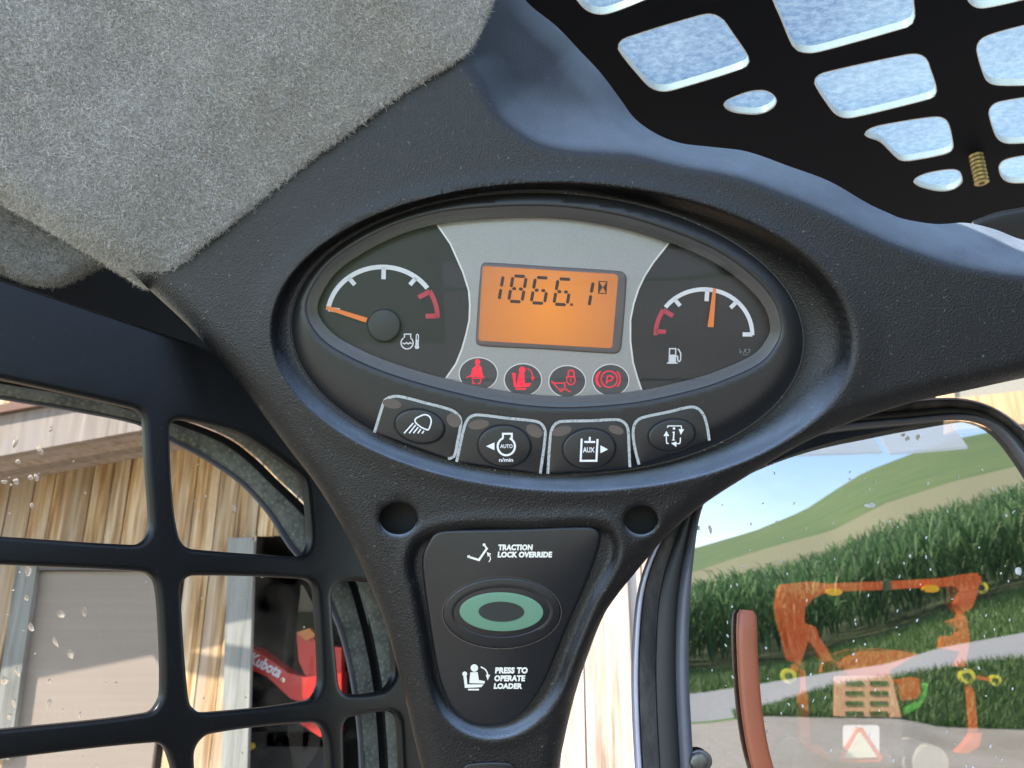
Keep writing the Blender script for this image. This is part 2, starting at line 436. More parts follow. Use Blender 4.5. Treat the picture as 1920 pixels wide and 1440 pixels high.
M['felt'] = plain('grey_felt', (.32, .32, .31), .95, var=.35, scale=300)
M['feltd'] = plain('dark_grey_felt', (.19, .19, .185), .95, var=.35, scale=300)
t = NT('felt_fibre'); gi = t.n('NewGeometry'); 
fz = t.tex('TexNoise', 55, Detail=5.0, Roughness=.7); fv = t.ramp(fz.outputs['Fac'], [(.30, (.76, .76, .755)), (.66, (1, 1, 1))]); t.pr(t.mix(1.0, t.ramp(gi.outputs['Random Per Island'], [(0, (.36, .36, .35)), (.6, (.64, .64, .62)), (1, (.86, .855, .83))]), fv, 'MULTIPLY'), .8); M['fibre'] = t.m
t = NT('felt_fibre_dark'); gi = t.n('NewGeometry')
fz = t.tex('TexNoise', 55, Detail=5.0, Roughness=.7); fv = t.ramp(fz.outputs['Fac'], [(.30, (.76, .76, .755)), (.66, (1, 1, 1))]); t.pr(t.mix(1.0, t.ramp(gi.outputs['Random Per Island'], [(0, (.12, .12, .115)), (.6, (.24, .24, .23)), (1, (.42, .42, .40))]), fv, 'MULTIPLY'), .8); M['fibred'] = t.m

# ================================================================== STRUCTURE OF THE CAB
ROOF = EYE + .62
# ---- dashboard moulding
out_l = [(282, 545), (350, 608), (400, 662), (452, 722), (500, 786), (545, 846), (590, 904), (634, 974), (662, 1030), (686, 1082), (708, 1131), (727, 1185), (741, 1237), (756, 1295), (768, 1345), (778, 1390), (790, 1440), (815, 1580)]
out_r = [(1035, 1580), (1050, 1433), (1057, 1392), (1077, 1307), (1101, 1232), (1132, 1154), (1160, 1112), (1186, 1080), (1215, 1045), (1251, 1004), (1316, 948), (1405, 890), (1508, 830), (1611, 786), (1714, 754), (1817, 731), (1919, 709), (2080, 680), (2420, 640)]
out_t = [(2420, 500), (2080, 470), (1920, 450), (1865, 430), (1812, 418), (1755, 420), (1692, 410), (1667, 400), (1630, 383), (1555, 340), (1480, 312), (1400, 284), (1340, 276), (1275, 268), (1229, 250), (1190, 222), (1166, 190), (1128, 139), (1086, 94), (1044, 50), (985, 0), (900, -130)]
out_f = [(780, -90), (690, 60), (560, 190), (420, 310), (290, 420), (236, 500)]
cl = lambda p: catmull(p, closed=False, step=6)
edge_l, edge_r, edge_t = cl(out_l), cl(out_r), cl(out_t)
OUT = np.vstack([edge_l, edge_r, edge_t, np.array(out_f)])
RIDGE = cl([(800, -130), (838, 40), (857, 117), (876, 153), (901, 200), (923, 230), (965, 263), (1007, 285), (1062, 297), (1140, 303), (1200, 307), (1270, 317), (1340, 334), (1400, 353), (1480, 384), (1555, 417), (1630, 452), (1705, 485), (1780, 510), (1855, 525), (1920, 533), (2090, 548), (2430, 570)])
OE = (1058, 632, 553, 290, 1.5); HE = (1026, 625, 483, 266, 2.5)
HOLE = ell(*HE, n=160)
MOUTH_PTS = np.vstack([ell(*[HE[i] + (OE[i] - HE[i]) * k for i in range(5)], n=420) for k in (.1, .25, .4, .55, .7, .85, .95, 1.0, 1.03, 1.07, 1.12)])
def erad(P, E):
    t = R_(E[4]); x = P[:, 0] - E[0]; y = P[:, 1] - E[1]
    X = x * math.cos(t) + y * math.sin(t); Y = -x * math.sin(t) + y * math.cos(t)
    return np.sqrt((X / E[2]) ** 2 + (Y / E[3]) ** 2)
POCK = catmull([(838, 990), (900, 984), (1000, 985), (1095, 981), (1140, 990), (1158, 1018), (1152, 1060), (1115, 1130), (1075, 1225), (1045, 1300), (1000, 1352), (945, 1378), (885, 1374), (835, 1340), (808, 1282), (793, 1200), (776, 1110), (765, 1062), (775, 1020), (800, 1000)], step=6)
S1 = ell(747, 972, 35, 30, 0, 28); S2 = ell(1202, 975, 31, 27, 0, 28)
def smask(P, lp): 
    d = segdist(P, lp); return np.where(inside(P, lp), d, -d)
def dash_w(P):
    w = np.zeros(len(P))
    # rolled outer edges
    for E, R0 in ((edge_l, 46.0), (edge_r, 40.0)):
        d = segdist(P, E, False); k = np.clip(d / R0, 0, 1); w -= R0 * .75 * (1 - np.sqrt(np.clip(1 - (1 - k) ** 2, 0, 1)))
    # ledge beyond the ridge
    side = np.vstack([RIDGE, [(2700, 580), (2700, -600), (800, -600)]])
    s = np.where(inside(P, side), segdist(P, RIDGE, False), 0)
    ss = np.linspace(0, 460, 461); sl_ = 1.55 * smst(0, 38, ss) * (1 - .55 * smst(46, 130, ss)); I = np.r_[0, np.cumsum((sl_[1:] + sl_[:-1]) / 2)]
    w -= np.interp(s, ss, I)
    # roll-over at the far rim
    dt = segdist(P, edge_t, False); k = np.clip(dt / 55, 0, 1); w -= np.where(s > 0, 60 * (1 - k) ** 2, 0)
    # the oval mouth
    ro, rh = erad(P, OE), erad(P, HE)
    din = np.clip((1 - ro), 0, None); a = din / (din + np.clip(rh - 1, 0, None) + 1e-6)
    ang = np.arctan2(P[:, 1] - OE[1], P[:, 0] - OE[0]); right = np.clip(np.cos(ang), 0, 1)
    depth = 34 + 34 * right
    w -= np.where(din > 0, depth * (1 - (1 - a) ** 2) * smst(-.02, .32, a), 0)
    do = np.clip(ro - 1, 0, None) * 330
    w += np.where(din > 0, 4 * (1 - a) ** 2, 4 * np.exp(-(do / 20) ** 2))
    # switch pocket
    sd_ = smask(P, POCK); w -= 20 * smst(-7, 16, sd_); w += 3.5 * np.exp(-((sd_ + 10) / 12) ** 2)
    for sc_ in (S1, S2):
        d = np.clip(-smask(P, sc_), 0, None); w -= 6 * np.clip(1 - d / 7, 0, 1) ** 2
    return w
def fine(P):
    m = (erad(P, OE) > 1.03) & (erad(P, OE) < 1.16)
    m |= np.abs(smask(P, POCK)) < 34
    for E in (edge_l, edge_r): m |= segdist(P, E, False) < 60
    m |= segdist(P, RIDGE, False) < 60; m |= segdist(P, edge_t, False) < 80
    return m
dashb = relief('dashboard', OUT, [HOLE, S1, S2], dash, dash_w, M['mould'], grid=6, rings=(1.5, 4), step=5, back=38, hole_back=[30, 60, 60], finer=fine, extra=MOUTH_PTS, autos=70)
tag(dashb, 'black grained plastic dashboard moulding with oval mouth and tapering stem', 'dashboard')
for sc_ in (S1, S2):
    flat('screw_well_floor', [sc_], dash, -62, M['dark'], dashb)  # black floor: the deep shade of the wells put into the colour
# gasket line round the oval mouth
g_o = ell(HE[0], HE[1], HE[2] + 1, HE[3] + 1, HE[4], 150); 
loft('gasket', [[dash(u, v, w) for u, v in ell(HE[0], HE[1], HE[2] + k, HE[3] + k, HE[4], 150)] for k, w in ((1, -44), (0, -36.5), (-5, -35.5), (-9, -37), (-10, -44))], M['gasket'], dashb)

# ---- instrument cluster
LENS = catmull([(575, 579), (599, 518), (641, 476), (731, 426), (823, 399), (920, 389), (1020, 387), (1100, 394), (1200, 415), (1325, 462), (1400, 510), (1450, 565), (1464, 615), (1455, 645), (1425, 680), (1350, 715), (1295, 732), (1204, 752), (1120, 761), (1038, 763), (940, 753), (837, 731), (731, 700), (652, 666), (600, 630)], step=6)
clus = thing('instrument_cluster', dash(1020, 620, -40), 'oval instrument cluster with amber hour display and two needle gauges', 'instrument panel')
hous_out = ell(HE[0], HE[1], HE[2] - 3, HE[3] - 3, HE[4], 150)
def hous_w(P):
    d = segdist(P, hous_out); w = np.full(len(P), -22.0) - 14 * np.clip(1 - d / 40, 0, 1) ** 2
    dl = segdist(P, LENS); w += -4 * np.clip(1 - dl / 8, 0, 1) ** 2
    return w
relief('housing', hous_out, [LENS], dash, hous_w, M['black'], clus, grid=9, rings=(2, 6), step=6, back=20, hole_back=4, autos=60)
def shrink(P, k):
    c = P.mean(0); d = P - c; n = np.linalg.norm(d, axis=1)
    t = np.roll(P, -1, 0) - np.roll(P, 1, 0); t /= np.linalg.norm(t, axis=1)[:, None]; nn = np.stack([-t[:, 1], t[:, 0]], 1)
    sg = np.sign((nn * (c - P)).sum(1)); return P + nn * sg[:, None] * k
L2 = shrink(LENS, 20)
loft('lens_rim', [[dash(u, v, w) for u, v in shrink(LENS, k)] for k, w in ((-1, -25), (0, -24), (9, -27), (20, -30), (21, -42))], plain('smoky_rim', (.045, .042, .042), .3), clus)
flat('dial_board', [shrink(LENS, -6)], dash, -44, M['dial'], clus)
FW = -41
face = [(815, 414), (845, 458), (868, 510), (879, 545), (881, 571), (880, 600), (874, 627), (866, 655), (855, 682), (826, 724), (900, 738), (970, 746), (1038, 749), (1120, 748), (1206, 741), (1195, 708), (1187, 680), (1182, 640), (1182, 600), (1188, 570), (1197, 542), (1209, 517), (1225, 492), (1261, 447), (1220, 432), (1175, 419), (1100, 408), (1000, 401), (920, 402), (860, 407)]
FACE = np.array(face, float)
fp_ = slab('faceplate', FACE, dash, -43, FW, M['silver'], clus, step=6)
flat('edge_line', stroke(FACE, 3.2, True), dash, FW + .4, M['edge'], fp_)
# display
dsp = slab('display', catmull([(912, 492), (1040, 500), (1160, 508), (1172, 513), (1175, 526), (1165, 650), (1160, 661), (1148, 663), (1020, 655), (905, 649), (894, 645), (892, 636), (901, 505), (904, 494)], step=5), dash, FW + .2, FW + 5, M['bez'], clus, bevel=4)
SCR = np.array([(905, 501), (911, 499), (1154, 514), (1159, 519), (1148, 650), (1143, 653), (901, 639), (897, 634)], float)
flat('screen', [SCR], dash, FW + 5.4, M['lcd'], dsp)
def c6(p): return np.array([(880 + x / 6.0, 470 + y / 6.0) for x, y in p])
def digit(ch, x0, y0, wd=150, ht=300, sk=-50, slope=9):
    seg = {'a': (0, 0, 1, 0), 'f': (0, 0, 0, .5), 'b': (1, 0, 1, .5), 'g1': (0, .5, .5, .5), 'g2': (.5, .5, 1, .5), 'e': (0, .5, 0, 1), 'c': (1, .5, 1, 1), 'd': (0, 1, 1, 1)}
    on = {'1': 'b c', '8': 'a f b g1 g2 e c d', '6': 'a f g1 g2 e c d'}[ch].split()
    f = lambda x, y: np.array([x0 + x * wd + y * sk, y0 + y * ht + x * slope])
    out = []
    for k in on:
        xa, ya, xb, yb = seg[k]; a, b = f(xa, ya), f(xb, yb); dd = (b - a) / np.linalg.norm(b - a); a2, b2 = a + dd * 11, b - dd * 11
        n = np.array([-dd[1], dd[0]]) * 18
        out.append(c6([a2, a2 + dd * 14 + n, b2 - dd * 14 + n, b2, b2 - dd * 14 - n, a2 + dd * 14 - n]))
    return out
for ch, x, y in (('1', 228, 266), ('8', 492, 283), ('6', 745, 300), ('6', 1000, 316), ('1', 1240, 335)):
    flat('digit', digit(ch, x, y, wd=150 if ch != '1' else 155, ht=285), dash, FW + 5.8, M['seg'], dsp)
flat('decimal_point', [c6([(1135, 592), (1168, 594), (1165, 622), (1132, 620)])], dash, FW + 5.8, M['seg'], dsp)
flat('hourglass_symbol', stroke(c6([(1459, 345), (1547, 350), (1538, 484), (1453, 479)]), 2.0, True) + [c6([(1468, 352), (1540, 356), (1500, 412)])[::1] * 1.0] * 0
     + [c6([(1462, 350), (1500, 412), (1458, 478)]), c6([(1546, 352), (1502, 412), (1540, 482)])], dash, FW + 5.8, M['seg'], dsp)
# gauges
def arc(cx, cy, rx, ry, a0, a1, n=30): return ell(cx, cy, rx, ry, 0, n, a0, a1)
def tick(cx, cy, rx, ry, a, ln, wd=8):
    p = ell(cx, cy, rx, ry, 0, 2, a, a + .01)[0]; c = np.array([cx, cy]); d = (c - p) / np.linalg.norm(c - p); return stroke([p, p + d * ln], wd)
lg = thing('temperature_gauge', dash(717, 592, FW), None, None); lg.parent = clus; lg.location = Vector(dash(717, 592, FW)) - wloc(clus)
cx, cy, rx, ry = 717, 594, 103, 93.5
flat('scale', stroke(arc(cx, cy, rx, ry, 172, 35), 8.6) + tick(cx, cy, rx, ry, 171, 22, 8.5) + tick(cx, cy, rx, ry, 128, 18, 8) + tick(cx, cy, rx, ry, 88.5, 23, 8.5) + tick(cx, cy, rx, ry, 52, 18, 8), dash, FW - 2, M['white'], lg)
flat('red_zone', stroke(arc(cx, cy, rx, ry, 31, -1), 8.6) + tick(cx, cy, rx, ry, 30.5, 24, 9) + tick(cx, cy, rx, ry, 1, 22, 9), dash, FW - 2, M['red'], lg)
flat('needle', [np.array([(611, 576), (614, 573.5), (689, 596), (686, 605), (612, 580)])], dash, FW + 4, M['needle'], lg)
slab('needle_hub', ell(720, 610, 31.5, 31, 0, 48), dash, FW - 2, FW + 8, M['hub'], lg, bevel=4)
q = lambda x, y: (520 + x / 3.79, 360 + y / 3.79)
def qs(l): return np.array([q(*p) for p in l])
eng = stroke(arc(*q(922, 1072), 11.3, 11.3, 125, 415), 2.3) + stroke(qs([(903, 1035), (903, 1010), (948, 1010), (948, 1035)]), 2.3) + stroke(qs([(890, 1072), (905, 1080), (918, 1070), (930, 1080), (942, 1070), (955, 1078)]), 2.2) \
    + stroke(qs([(985, 1090), (988, 1018), (995, 1010), (1003, 1018), (1001, 1090)]), 1.8) + [ell(*q(992, 1100), 4.3, 4.3, 0, 14)] + stroke(qs([(994, 1050), (993, 1100)]), 2)
flat('coolant_symbol', eng, dash, FW - 2, M['white'], lg)
rg = thing('fuel_gauge', dash(1320, 625, FW), None, None); rg.parent = clus; rg.location = Vector(dash(1320, 625, FW)) - wloc(clus)
cx, cy, rx, ry = 1320, 627, 90.5, 84.5
flat('scale', stroke(arc(cx, cy, rx, ry, 143, -1), 7.8) + tick(cx, cy, rx, ry, 128, 17, 7.5) + tick(cx, cy, rx, ry, 86, 22, 8) + tick(cx, cy, rx, ry, 47, 17, 7.5) + tick(cx, cy, rx, ry, 0, 18, 8), dash, FW - 2, M['white'], rg)
flat('red_zone', stroke(arc(cx, cy, rx, ry, 181, 147), 8) + tick(cx, cy, rx, ry, 176, 19, 8) + tick(cx, cy, rx, ry, 147.5, 21, 8.5), dash, FW - 2, M['red'], rg)
flat('needle', [np.array([(1326.5, 613), (1338, 613.5), (1342.5, 541), (1337, 540.5)])], dash, FW + 4, M['needle'], rg)
q2 = lambda x, y: (1100 + x / 4.0, 380 + y / 4.0)
def q2s(l): return np.array([q2(*p) for p in l])
pump = stroke(q2s([(618, 1200), (622, 1095), (668, 1095), (666, 1200)]), 2.2) + stroke(q2s([(602, 1203), (682, 1203)]), 2.4) + [q2s([(620, 1140), (667, 1140), (666, 1200), (618, 1200)])] \
    + stroke(q2s([(672, 1150), (682, 1152), (684, 1185), (695, 1192), (704, 1180), (706, 1130), (690, 1102), (682, 1098)]), 2.2)
flat('pump_symbol', pump, dash, FW - 2, M['white'], rg)
gl_ = stroke(q2s([(1148, 1095), (1150, 1130), (1162, 1118), (1150, 1112)]), 1) + stroke(q2s([(1176, 1130), (1190, 1095)]), 1) + stroke(q2s([(1198, 1096), (1186, 1112), (1204, 1130)]), 1) + stroke(q2s([(1228, 1098), (1212, 1100), (1226, 1112), (1212, 1130)]), 1) + stroke(q2s([(1170, 1142), (1212, 1142)]), .9)
flat('small_mark', gl_, dash, FW - 2, plain('faint_print', (.25, .27, .29), .5), rg)
# warning lamps
q5 = lambda x, y: (840 + x / 5.05, 650 + y / 5.05)
def q5s(l): return np.array([q5(*p) for p in l])
cxs = [((897, 701), 35, 29.5), ((980.5, 712), 34, 29), ((1063.5, 715), 33.5, 28.5), ((1145, 712.5), 33, 28.5)]
sym = []
sym.append([ell(*q5(280, 145), 5.0, 5.6, 0, 18), q5s([(262, 175), (300, 175), (318, 200), (330, 275), (215, 275), (228, 210)]), q5s([(170, 290), (225, 262), (330, 262), (355, 310), (335, 290), (200, 285), (175, 300)])]
           + stroke(q5s([(230, 290), (240, 350), (262, 350)]), 2.2) + stroke(q5s([(325, 285), (300, 350), (282, 350)]), 2.2) + stroke(q5s([(225, 300), (320, 300)]), 2))
sym.append([ell(*q5(702, 222), 6.2, 6.6, 0, 18), q5s([(672, 250), (722, 250), (730, 350), (650, 355)]), q5s([(608, 265), (640, 262), (645, 350), (790, 345), (770, 378), (645, 388), (625, 380)]), q5s([(640, 392), (740, 392), (740, 408), (640, 408)]), ell(*q5(622, 262), 3.4, 3.4, 0, 12)]
           + stroke(catmull(q5s([(748, 205), (785, 228), (805, 290)]), closed=False, step=2), 1.6) + [q5s([(785, 285), (826, 290), (800, 325)])])
sym.append(stroke(q5s([(978, 325), (1070, 425), (1105, 395), (1160, 430)]), 2) + stroke(q5s([(978, 325), (1010, 345), (1105, 345), (1105, 395)]), 2) + stroke(q5s([(1125, 285), (1200, 285), (1203, 330), (1180, 358), (1145, 358), (1125, 330)]), 2, True)
           + stroke(catmull(q5s([(1140, 285), (1142, 235), (1165, 222), (1190, 235), (1192, 285)]), closed=False, step=2), 2.6) + [ell(*q5(1163, 312), 1.5, 1.5, 0, 10), ell(*q5(1075, 395), 1.2, 1.2, 0, 10)] + stroke(q5s([(1163, 312), (1163, 335)]), 1.2))
sym.append(stroke(arc(*q5(1527, 308), 15.2, 15.2, 0, 360, 36), 2.2, True) + stroke(arc(*q5(1522, 308), 21.5, 21, 135, 225), 3.2) + stroke(arc(*q5(1530, 308), 20, 20, -45, 45), 2.4) + stroke(arc(*q5(1470, 308), 14, 15, 130, 230), 2) 
           + stroke(q5s([(1500, 352), (1512, 275)]), 2.6) + stroke(catmull(q5s([(1510, 280), (1545, 278), (1560, 298), (1540, 322), (1505, 322)]), closed=False, step=2), 2.6))
for (c, a, b), sy in zip(cxs, sym):
    lm = slab('warning_lamp', ell(*c, a, b, 0, 40), dash, FW + .2, FW + 1.6, M['lampface'], clus)
    flat('rim_line', stroke(ell(*c, a + 1.2, b + 1.2, 0, 40), 2, True), dash, FW + .8, M['edge'], lm)
    flat('lit_symbol', sy, dash, FW + 2.2, M['lampred'], lm)
for o in clus.children:
    pass
# keys
keys = [
 dict(fr=[(702, 811), (718, 759), (722, 750), (731, 745), (747, 743), (800, 756), (844, 768), (856, 775), (863, 784), (864, 795), (858, 828), (851, 856), (840, 860)], key=(787, 799.5, 47.5, 32, 11), led=[((735, 757), 18, 9, 10), ((851, 788), 12, 15, -50)]),
 dict(fr=[(856, 866), (870, 803), (876, 788), (885, 780), (898, 778), (950, 784), (1005, 790), (1016, 796), (1022, 808), (1021, 830), (1013, 888)], key=(946, 836.5, 50, 39.5, 5), led=[((897, 796), 20, 9, -8), ((1002, 808), 17, 11, 30)]),
 dict(fr=[(1027, 888), (1032, 818), (1036, 802), (1044, 793), (1055, 790), (1105, 789), (1158, 787), (1170, 792), (1177, 803), (1179, 830), (1181, 876)], key=(1105, 842, 50, 38.5, -3), led=[((1053, 808), 19, 9, -15), ((1155, 806), 15, 8, 20)]),
 dict(fr=[(1198, 871), (1190, 838), (1187, 812), (1190, 795), (1198, 786), (1212, 781), (1255, 772), (1295, 763), (1308, 766), (1319, 778), (1326, 800), (1330, 826)], key=(1260, 816, 44.5, 30, -8), led=[])]
q3 = lambda x, y: (680 + x / 5.05, 700 + y / 5.05)
q4 = lambda x, y: (1000 + x / 5.05, 700 + y / 5.05)
def q3s(l): return np.array([q3(*p) for p in l])
def q4s(l): return np.array([q4(*p) for p in l])
KW = -12
icons = [
 stroke(catmull(q3s([(495, 445), (545, 405), (600, 392), (640, 420), (648, 465), (625, 530), (610, 535), (540, 500)]), step=2), 2.6, True) + sum([stroke(q3s([a, b]), 2.5) for a, b in (((480, 470), (392, 568)), ((502, 488), (440, 568)), ((525, 510), (480, 568)), ((550, 528), (522, 568)), ((580, 545), (562, 570)))], []),
 [q3s([(1168, 690), (1248, 655), (1248, 728)])] + stroke(arc(*q3(1360, 692), 16.2, 16.6, 113, 427), 3.8) + stroke(q3s([(1328, 618), (1328, 572), (1412, 572), (1412, 618)]), 3.6),
 [q4s([(635, 682), (708, 720), (635, 757)])] + stroke(q4s([(458, 618), (448, 828), (597, 828), (608, 622)]), 3.8) + stroke(q4s([(482, 650), (585, 650)]), 3.8) + stroke(q4s([(535, 602), (534, 650)]), 3.6),
 stroke(q4s([(1270, 515), (1275, 498), (1400, 498), (1404, 530)]), 2) + [q4s([(1376, 528), (1428, 530), (1396, 582)])] + stroke(q4s([(1393, 608), (1390, 655), (1385, 665), (1350, 665)]), 2) + [q4s([(1355, 645), (1355, 697), (1305, 662)])]
 + stroke(q4s([(1280, 665), (1262, 662), (1258, 590)]), 2) + [q4s([(1232, 594), (1286, 594), (1260, 545)])] + [ell(*q4(1332, 522), 2.3, 2.3, 0, 12)] + stroke(q4s([(1318, 560), (1332, 558), (1326, 630)]), 2.6) + stroke(q4s([(1312, 632), (1342, 632)]), 1.6)]
names = ['work light key', 'engine speed key', 'auxiliary hydraulics key', 'information key']
for kd, ic, nm in zip(keys, icons, names):
    fr = catmull(kd['fr'], closed=False, step=4)
    pad = slab('key_pad', np.vstack([fr]), dash, -24, -17.0, M['satin'], clus, bevel=3); pad['label'] = 'pad of the ' + nm
    flat('border_line', stroke(fr, 5.2), dash, -16.6, M['scuff'], pad)
    for (c, a, b, tl) in kd['led']: flat('smoked_window', [ell(c[0], c[1], a, b, tl, 20)], dash, -16.4, M['smoke'], pad)
    kx, ky, kr, ks, kt = kd['key']
    flat('key_gap', [ell(kx, ky, kr + 2.5, ks + 2.5, kt, 48)], dash, -16.2, M['dark'], pad)
    slab('key', ell(kx, ky, kr, ks, kt, 56), dash, -18, KW, M['satin'], pad, bevel=4)
    flat('symbol', ic, dash, KW + .5, M['white'], pad)
text('key_lettering', [('AUTO', (*q3(1302, 672), *q3(1420, 708))), ('n/min', (*q3(1292, 800), *q3(1424, 838)))], dash, KW + .5, M['white'], clus, bold=.02)
text('key_lettering', [('AUX', (*q4(470, 700), *q4(580, 750)))], dash, KW + .5, M['white'], clus, bold=.02)
flat('lens', [shrink(LENS, 10)], dash, -23, M['pane_lens'], clus)

# ---- traction lock switch on the stem
sw = thing('traction_lock_switch', dash(945, 1170, -20), 'black switch plate on the stem with oval green-ringed button', 'switch panel')
q7 = lambda x, y: (640 + x / 2.667, 900 + y / 2.667)
def q7s(l): return np.array([q7(*p) for p in l])
PL = catmull(q7s([(440, 300), (470, 262), (530, 248), (700, 244), (900, 240), (1230, 230), (1270, 240), (1296, 272), (1290, 330), (1235, 490), (1130, 730), (1040, 950), (970, 1080), (900, 1165), (800, 1225), (650, 1222), (560, 1150), (505, 1040), (470, 900), (430, 650), (408, 480), (405, 380)]), step=5)
slab('plate', PL, dash, -26, -8, M['satin'], sw, bevel=7)
slab('bezel', ell(941, 1149, 111, 67, -1, 72), dash, -10, -5, M['satin'], sw, bevel=5)
flat('bezel_line', stroke(ell(941, 1149, 111.5, 67.5, -1, 90), 1.3, True), dash, -6.6, M['smoke'], sw)
loft('socket', [[dash(u, v, w) for u, v in ell(941, 1148, a, b, -1, 72)] for a, b, w in ((98, 54, -4.6), (92, 48, -4.0), (84, 41, -8), (78, 37, -14))], M['satin'], sw)
btn = relief('button', ell(940, 1147, 78.5, 36.5, 1, 72), [], dash, lambda P: -5 + 3 * np.sqrt(np.clip(1 - erad(P, (940, 1147, 79, 37, 1)) ** 2, 0, 1)), M['green'], sw, grid=7, rings=(1, 4), back=10)
relief('button_centre', ell(940, 1147, 43, 19, 1, 48), [], dash, lambda P: np.full(len(P), -1.3), M['greendark'], btn, grid=0, back=3, step=4)
text('lettering', [('TRACTION', (*q7(785, 322), *q7(958, 352))), ('LOCK OVERRIDE', (*q7(781, 358), *q7(1055, 388)))], dash, -7.5, M['offw'], sw, shear=.10, bold=.06, spacing=1.05)
text('lettering', [('PRESS TO', (*q7(768, 936), *q7(932, 968))), ('OPERATE', (*q7(765, 976), *q7(920, 1007))), ('LOADER', (*q7(762, 1016), *q7(904, 1045)))], dash, -7.5, M['offw'], sw, shear=.10, bold=.06, spacing=1.05)
flat('lap_bar_symbol', stroke(q7s([(636, 384), (688, 400), (726, 345)]), 4) + [ell(*q7(637, 383), 2.9, 2.9, 0, 14), ell(*q7(714, 324), 2.8, 2.8, 0, 14)] + stroke(q7s([(714, 326), (732, 346)]), 3) + stroke(catmull(q7s([(738, 410), (746, 392), (738, 372)]), closed=False, step=2), 1.7) + [q7s([(728, 360), (750, 370), (732, 384)])], dash, -7.5, M['offw'], sw)
flat('seated_operator_symbol', [ell(*q7(665, 940), 7, 7, 0, 20), q7s([(645, 962), (682, 960), (688, 1000), (718, 1006), (716, 1018), (640, 1016)]), ell(*q7(617, 970), 4.6, 4.6, 0, 14), q7s([(610, 980), (626, 980), (630, 1022), (712, 1022), (700, 1036), (618, 1040)]), q7s([(634, 1044), (688, 1044), (688, 1052), (634, 1052)])]
     + stroke(catmull(q7s([(697, 934), (722, 950), (734, 978)]), closed=False, step=2), 2.4) + [q7s([(722, 974), (744, 974), (732, 1002)])], dash, -7.5, M['offw'], sw)
tag(slab('lower_switch_plate', catmull([(868, 1440), (880, 1431), (950, 1429), (966, 1438), (972, 1470), (955, 1560), (880, 1560), (862, 1480)], step=5), dash, -14, 4, M['satin'], None, bevel=5), 'small dark plate at the foot of the stem', 'switch plate')

# ---- headliner felt with loose fibres
def felt(name, outline, wf, fibre_n, label, mats, flen, seedn):
    o = relief(name, outline, [], dash, wf, mats[0], None, grid=16, rings=(2, 6, 14), step=10, back=60, autos=80)
    tag(o, label, 'headliner')
    me = o.data; me.calc_loop_triangles()
    co = np.array([v.co for v in me.vertices]); tri = np.array([t.vertices for t in me.loop_triangles])
    a, b, c = co[tri[:, 0]], co[tri[:, 1]], co[tri[:, 2]]
    cr = np.cross(b - a, c - a); ar = np.linalg.norm(cr, axis=1); nr = cr / (ar[:, None] + 1e-12)
    # only what faces the cabin
    wc = co.mean(0) * 0 + np.array(o.location); view = (a + wc) - C0; vis = (nr * view).sum(1) < .012
    pw = (a + wc) - C0; dep = pw[:, 1] * CP + pw[:, 2] * SP; pu = pw[:, 0] / np.maximum(dep, .02) * FPX + 960; pv = 720 - (pw[:, 2] * CP - pw[:, 1] * SP) / np.maximum(dep, .02) * FPX
    vis &= (pu > -150) & (pv > -150) & (dep > .1)
    pr = ar * vis / np.maximum(dep, .1) ** 1.5; pr /= pr.sum()
    rg_ = np.random.default_rng(seedn); idx = rg_.choice(len(tri), fibre_n, p=pr)
    r1, r2 = rg_.random(fibre_n), rg_.random(fibre_n); fl = r1 + r2 > 1; r1[fl] = 1 - r1[fl]; r2[fl] = 1 - r2[fl]
    base = a[idx] + (b - a)[idx] * r1[:, None] + (c - a)[idx] * r2[:, None]; N = nr[idx]
    D = rg_.normal(size=(fibre_n, 3)); D += N * .2; D /= np.linalg.norm(D, axis=1)[:, None]
    curl = rg_.normal(size=(fibre_n, 3)); ln = flen * rg_.uniform(.5, 1.6, fibre_n)
    K = 5; pts = [base - N * .0004]; d = D.copy()
    up = (d * N).sum(1); d -= N * np.minimum(up, 0)[:, None] * 1.6
    for k in range(K - 1):
        pts.append(pts[-1] + d * (ln / (K - 1))[:, None])
        d = d + np.cross(curl, d) * 1.0 - N * .2 * (k > 1); d /= np.linalg.norm(d, axis=1)[:, None]
    pts = np.stack(pts, 1)                                        # n,K,3
    wd = 0.000105 * rg_.uniform(.7, 1.5, fibre_n)
    side = np.cross(D, (base + wc) - C0); side /= np.linalg.norm(side, axis=1)[:, None] + 1e-9
    tap = np.array([1, 1, .9, .7, .3])
    A = pts + side[:, None, :] * wd[:, None, None] * tap[None, :, None]; B = pts - side[:, None, :] * wd[:, None, None] * tap[None, :, None]
    V = np.stack([A, B], 2).reshape(-1, 3)
    b0 = (np.arange(fibre_n) * K * 2)[:, None, None]; k0 = (np.arange(K - 1) * 2)[None, :, None]; q = np.array([0, 1, 3, 2])[None, None, :]
    Q = (b0 + k0 + q).reshape(-1, 4)
    f = fastobj('felt_fibres', V + np.array(o.location), Q, mats[1], o); f['kind'] = 'stuff'
    return o
FE = np.vstack([cl([(1000, -120), (925, -10), (905, 35), (880, 85), (850, 116), (815, 136), (760, 172), (700, 212), (640, 256), (580, 300), (520, 350), (460, 398), (400, 444), (350, 484), (312, 516), (296, 530), (278, 537), (262, 530), (235, 512), (190, 486), (140, 455), (90, 424), (40, 396), (-40, 352), (-160, 290)]), [(-700, 0), (-700, -700), (300, -700)]])
MOE = cl([(1000, -120), (925, -10), (905, 35), (850, 116), (760, 172), (640, 256), (520, 350), (400, 444), (312, 516), (286, 535)])
LOE = cl([(286, 537), (235, 512), (140, 455), (40, 396), (-160, 290), (-500, 110)])
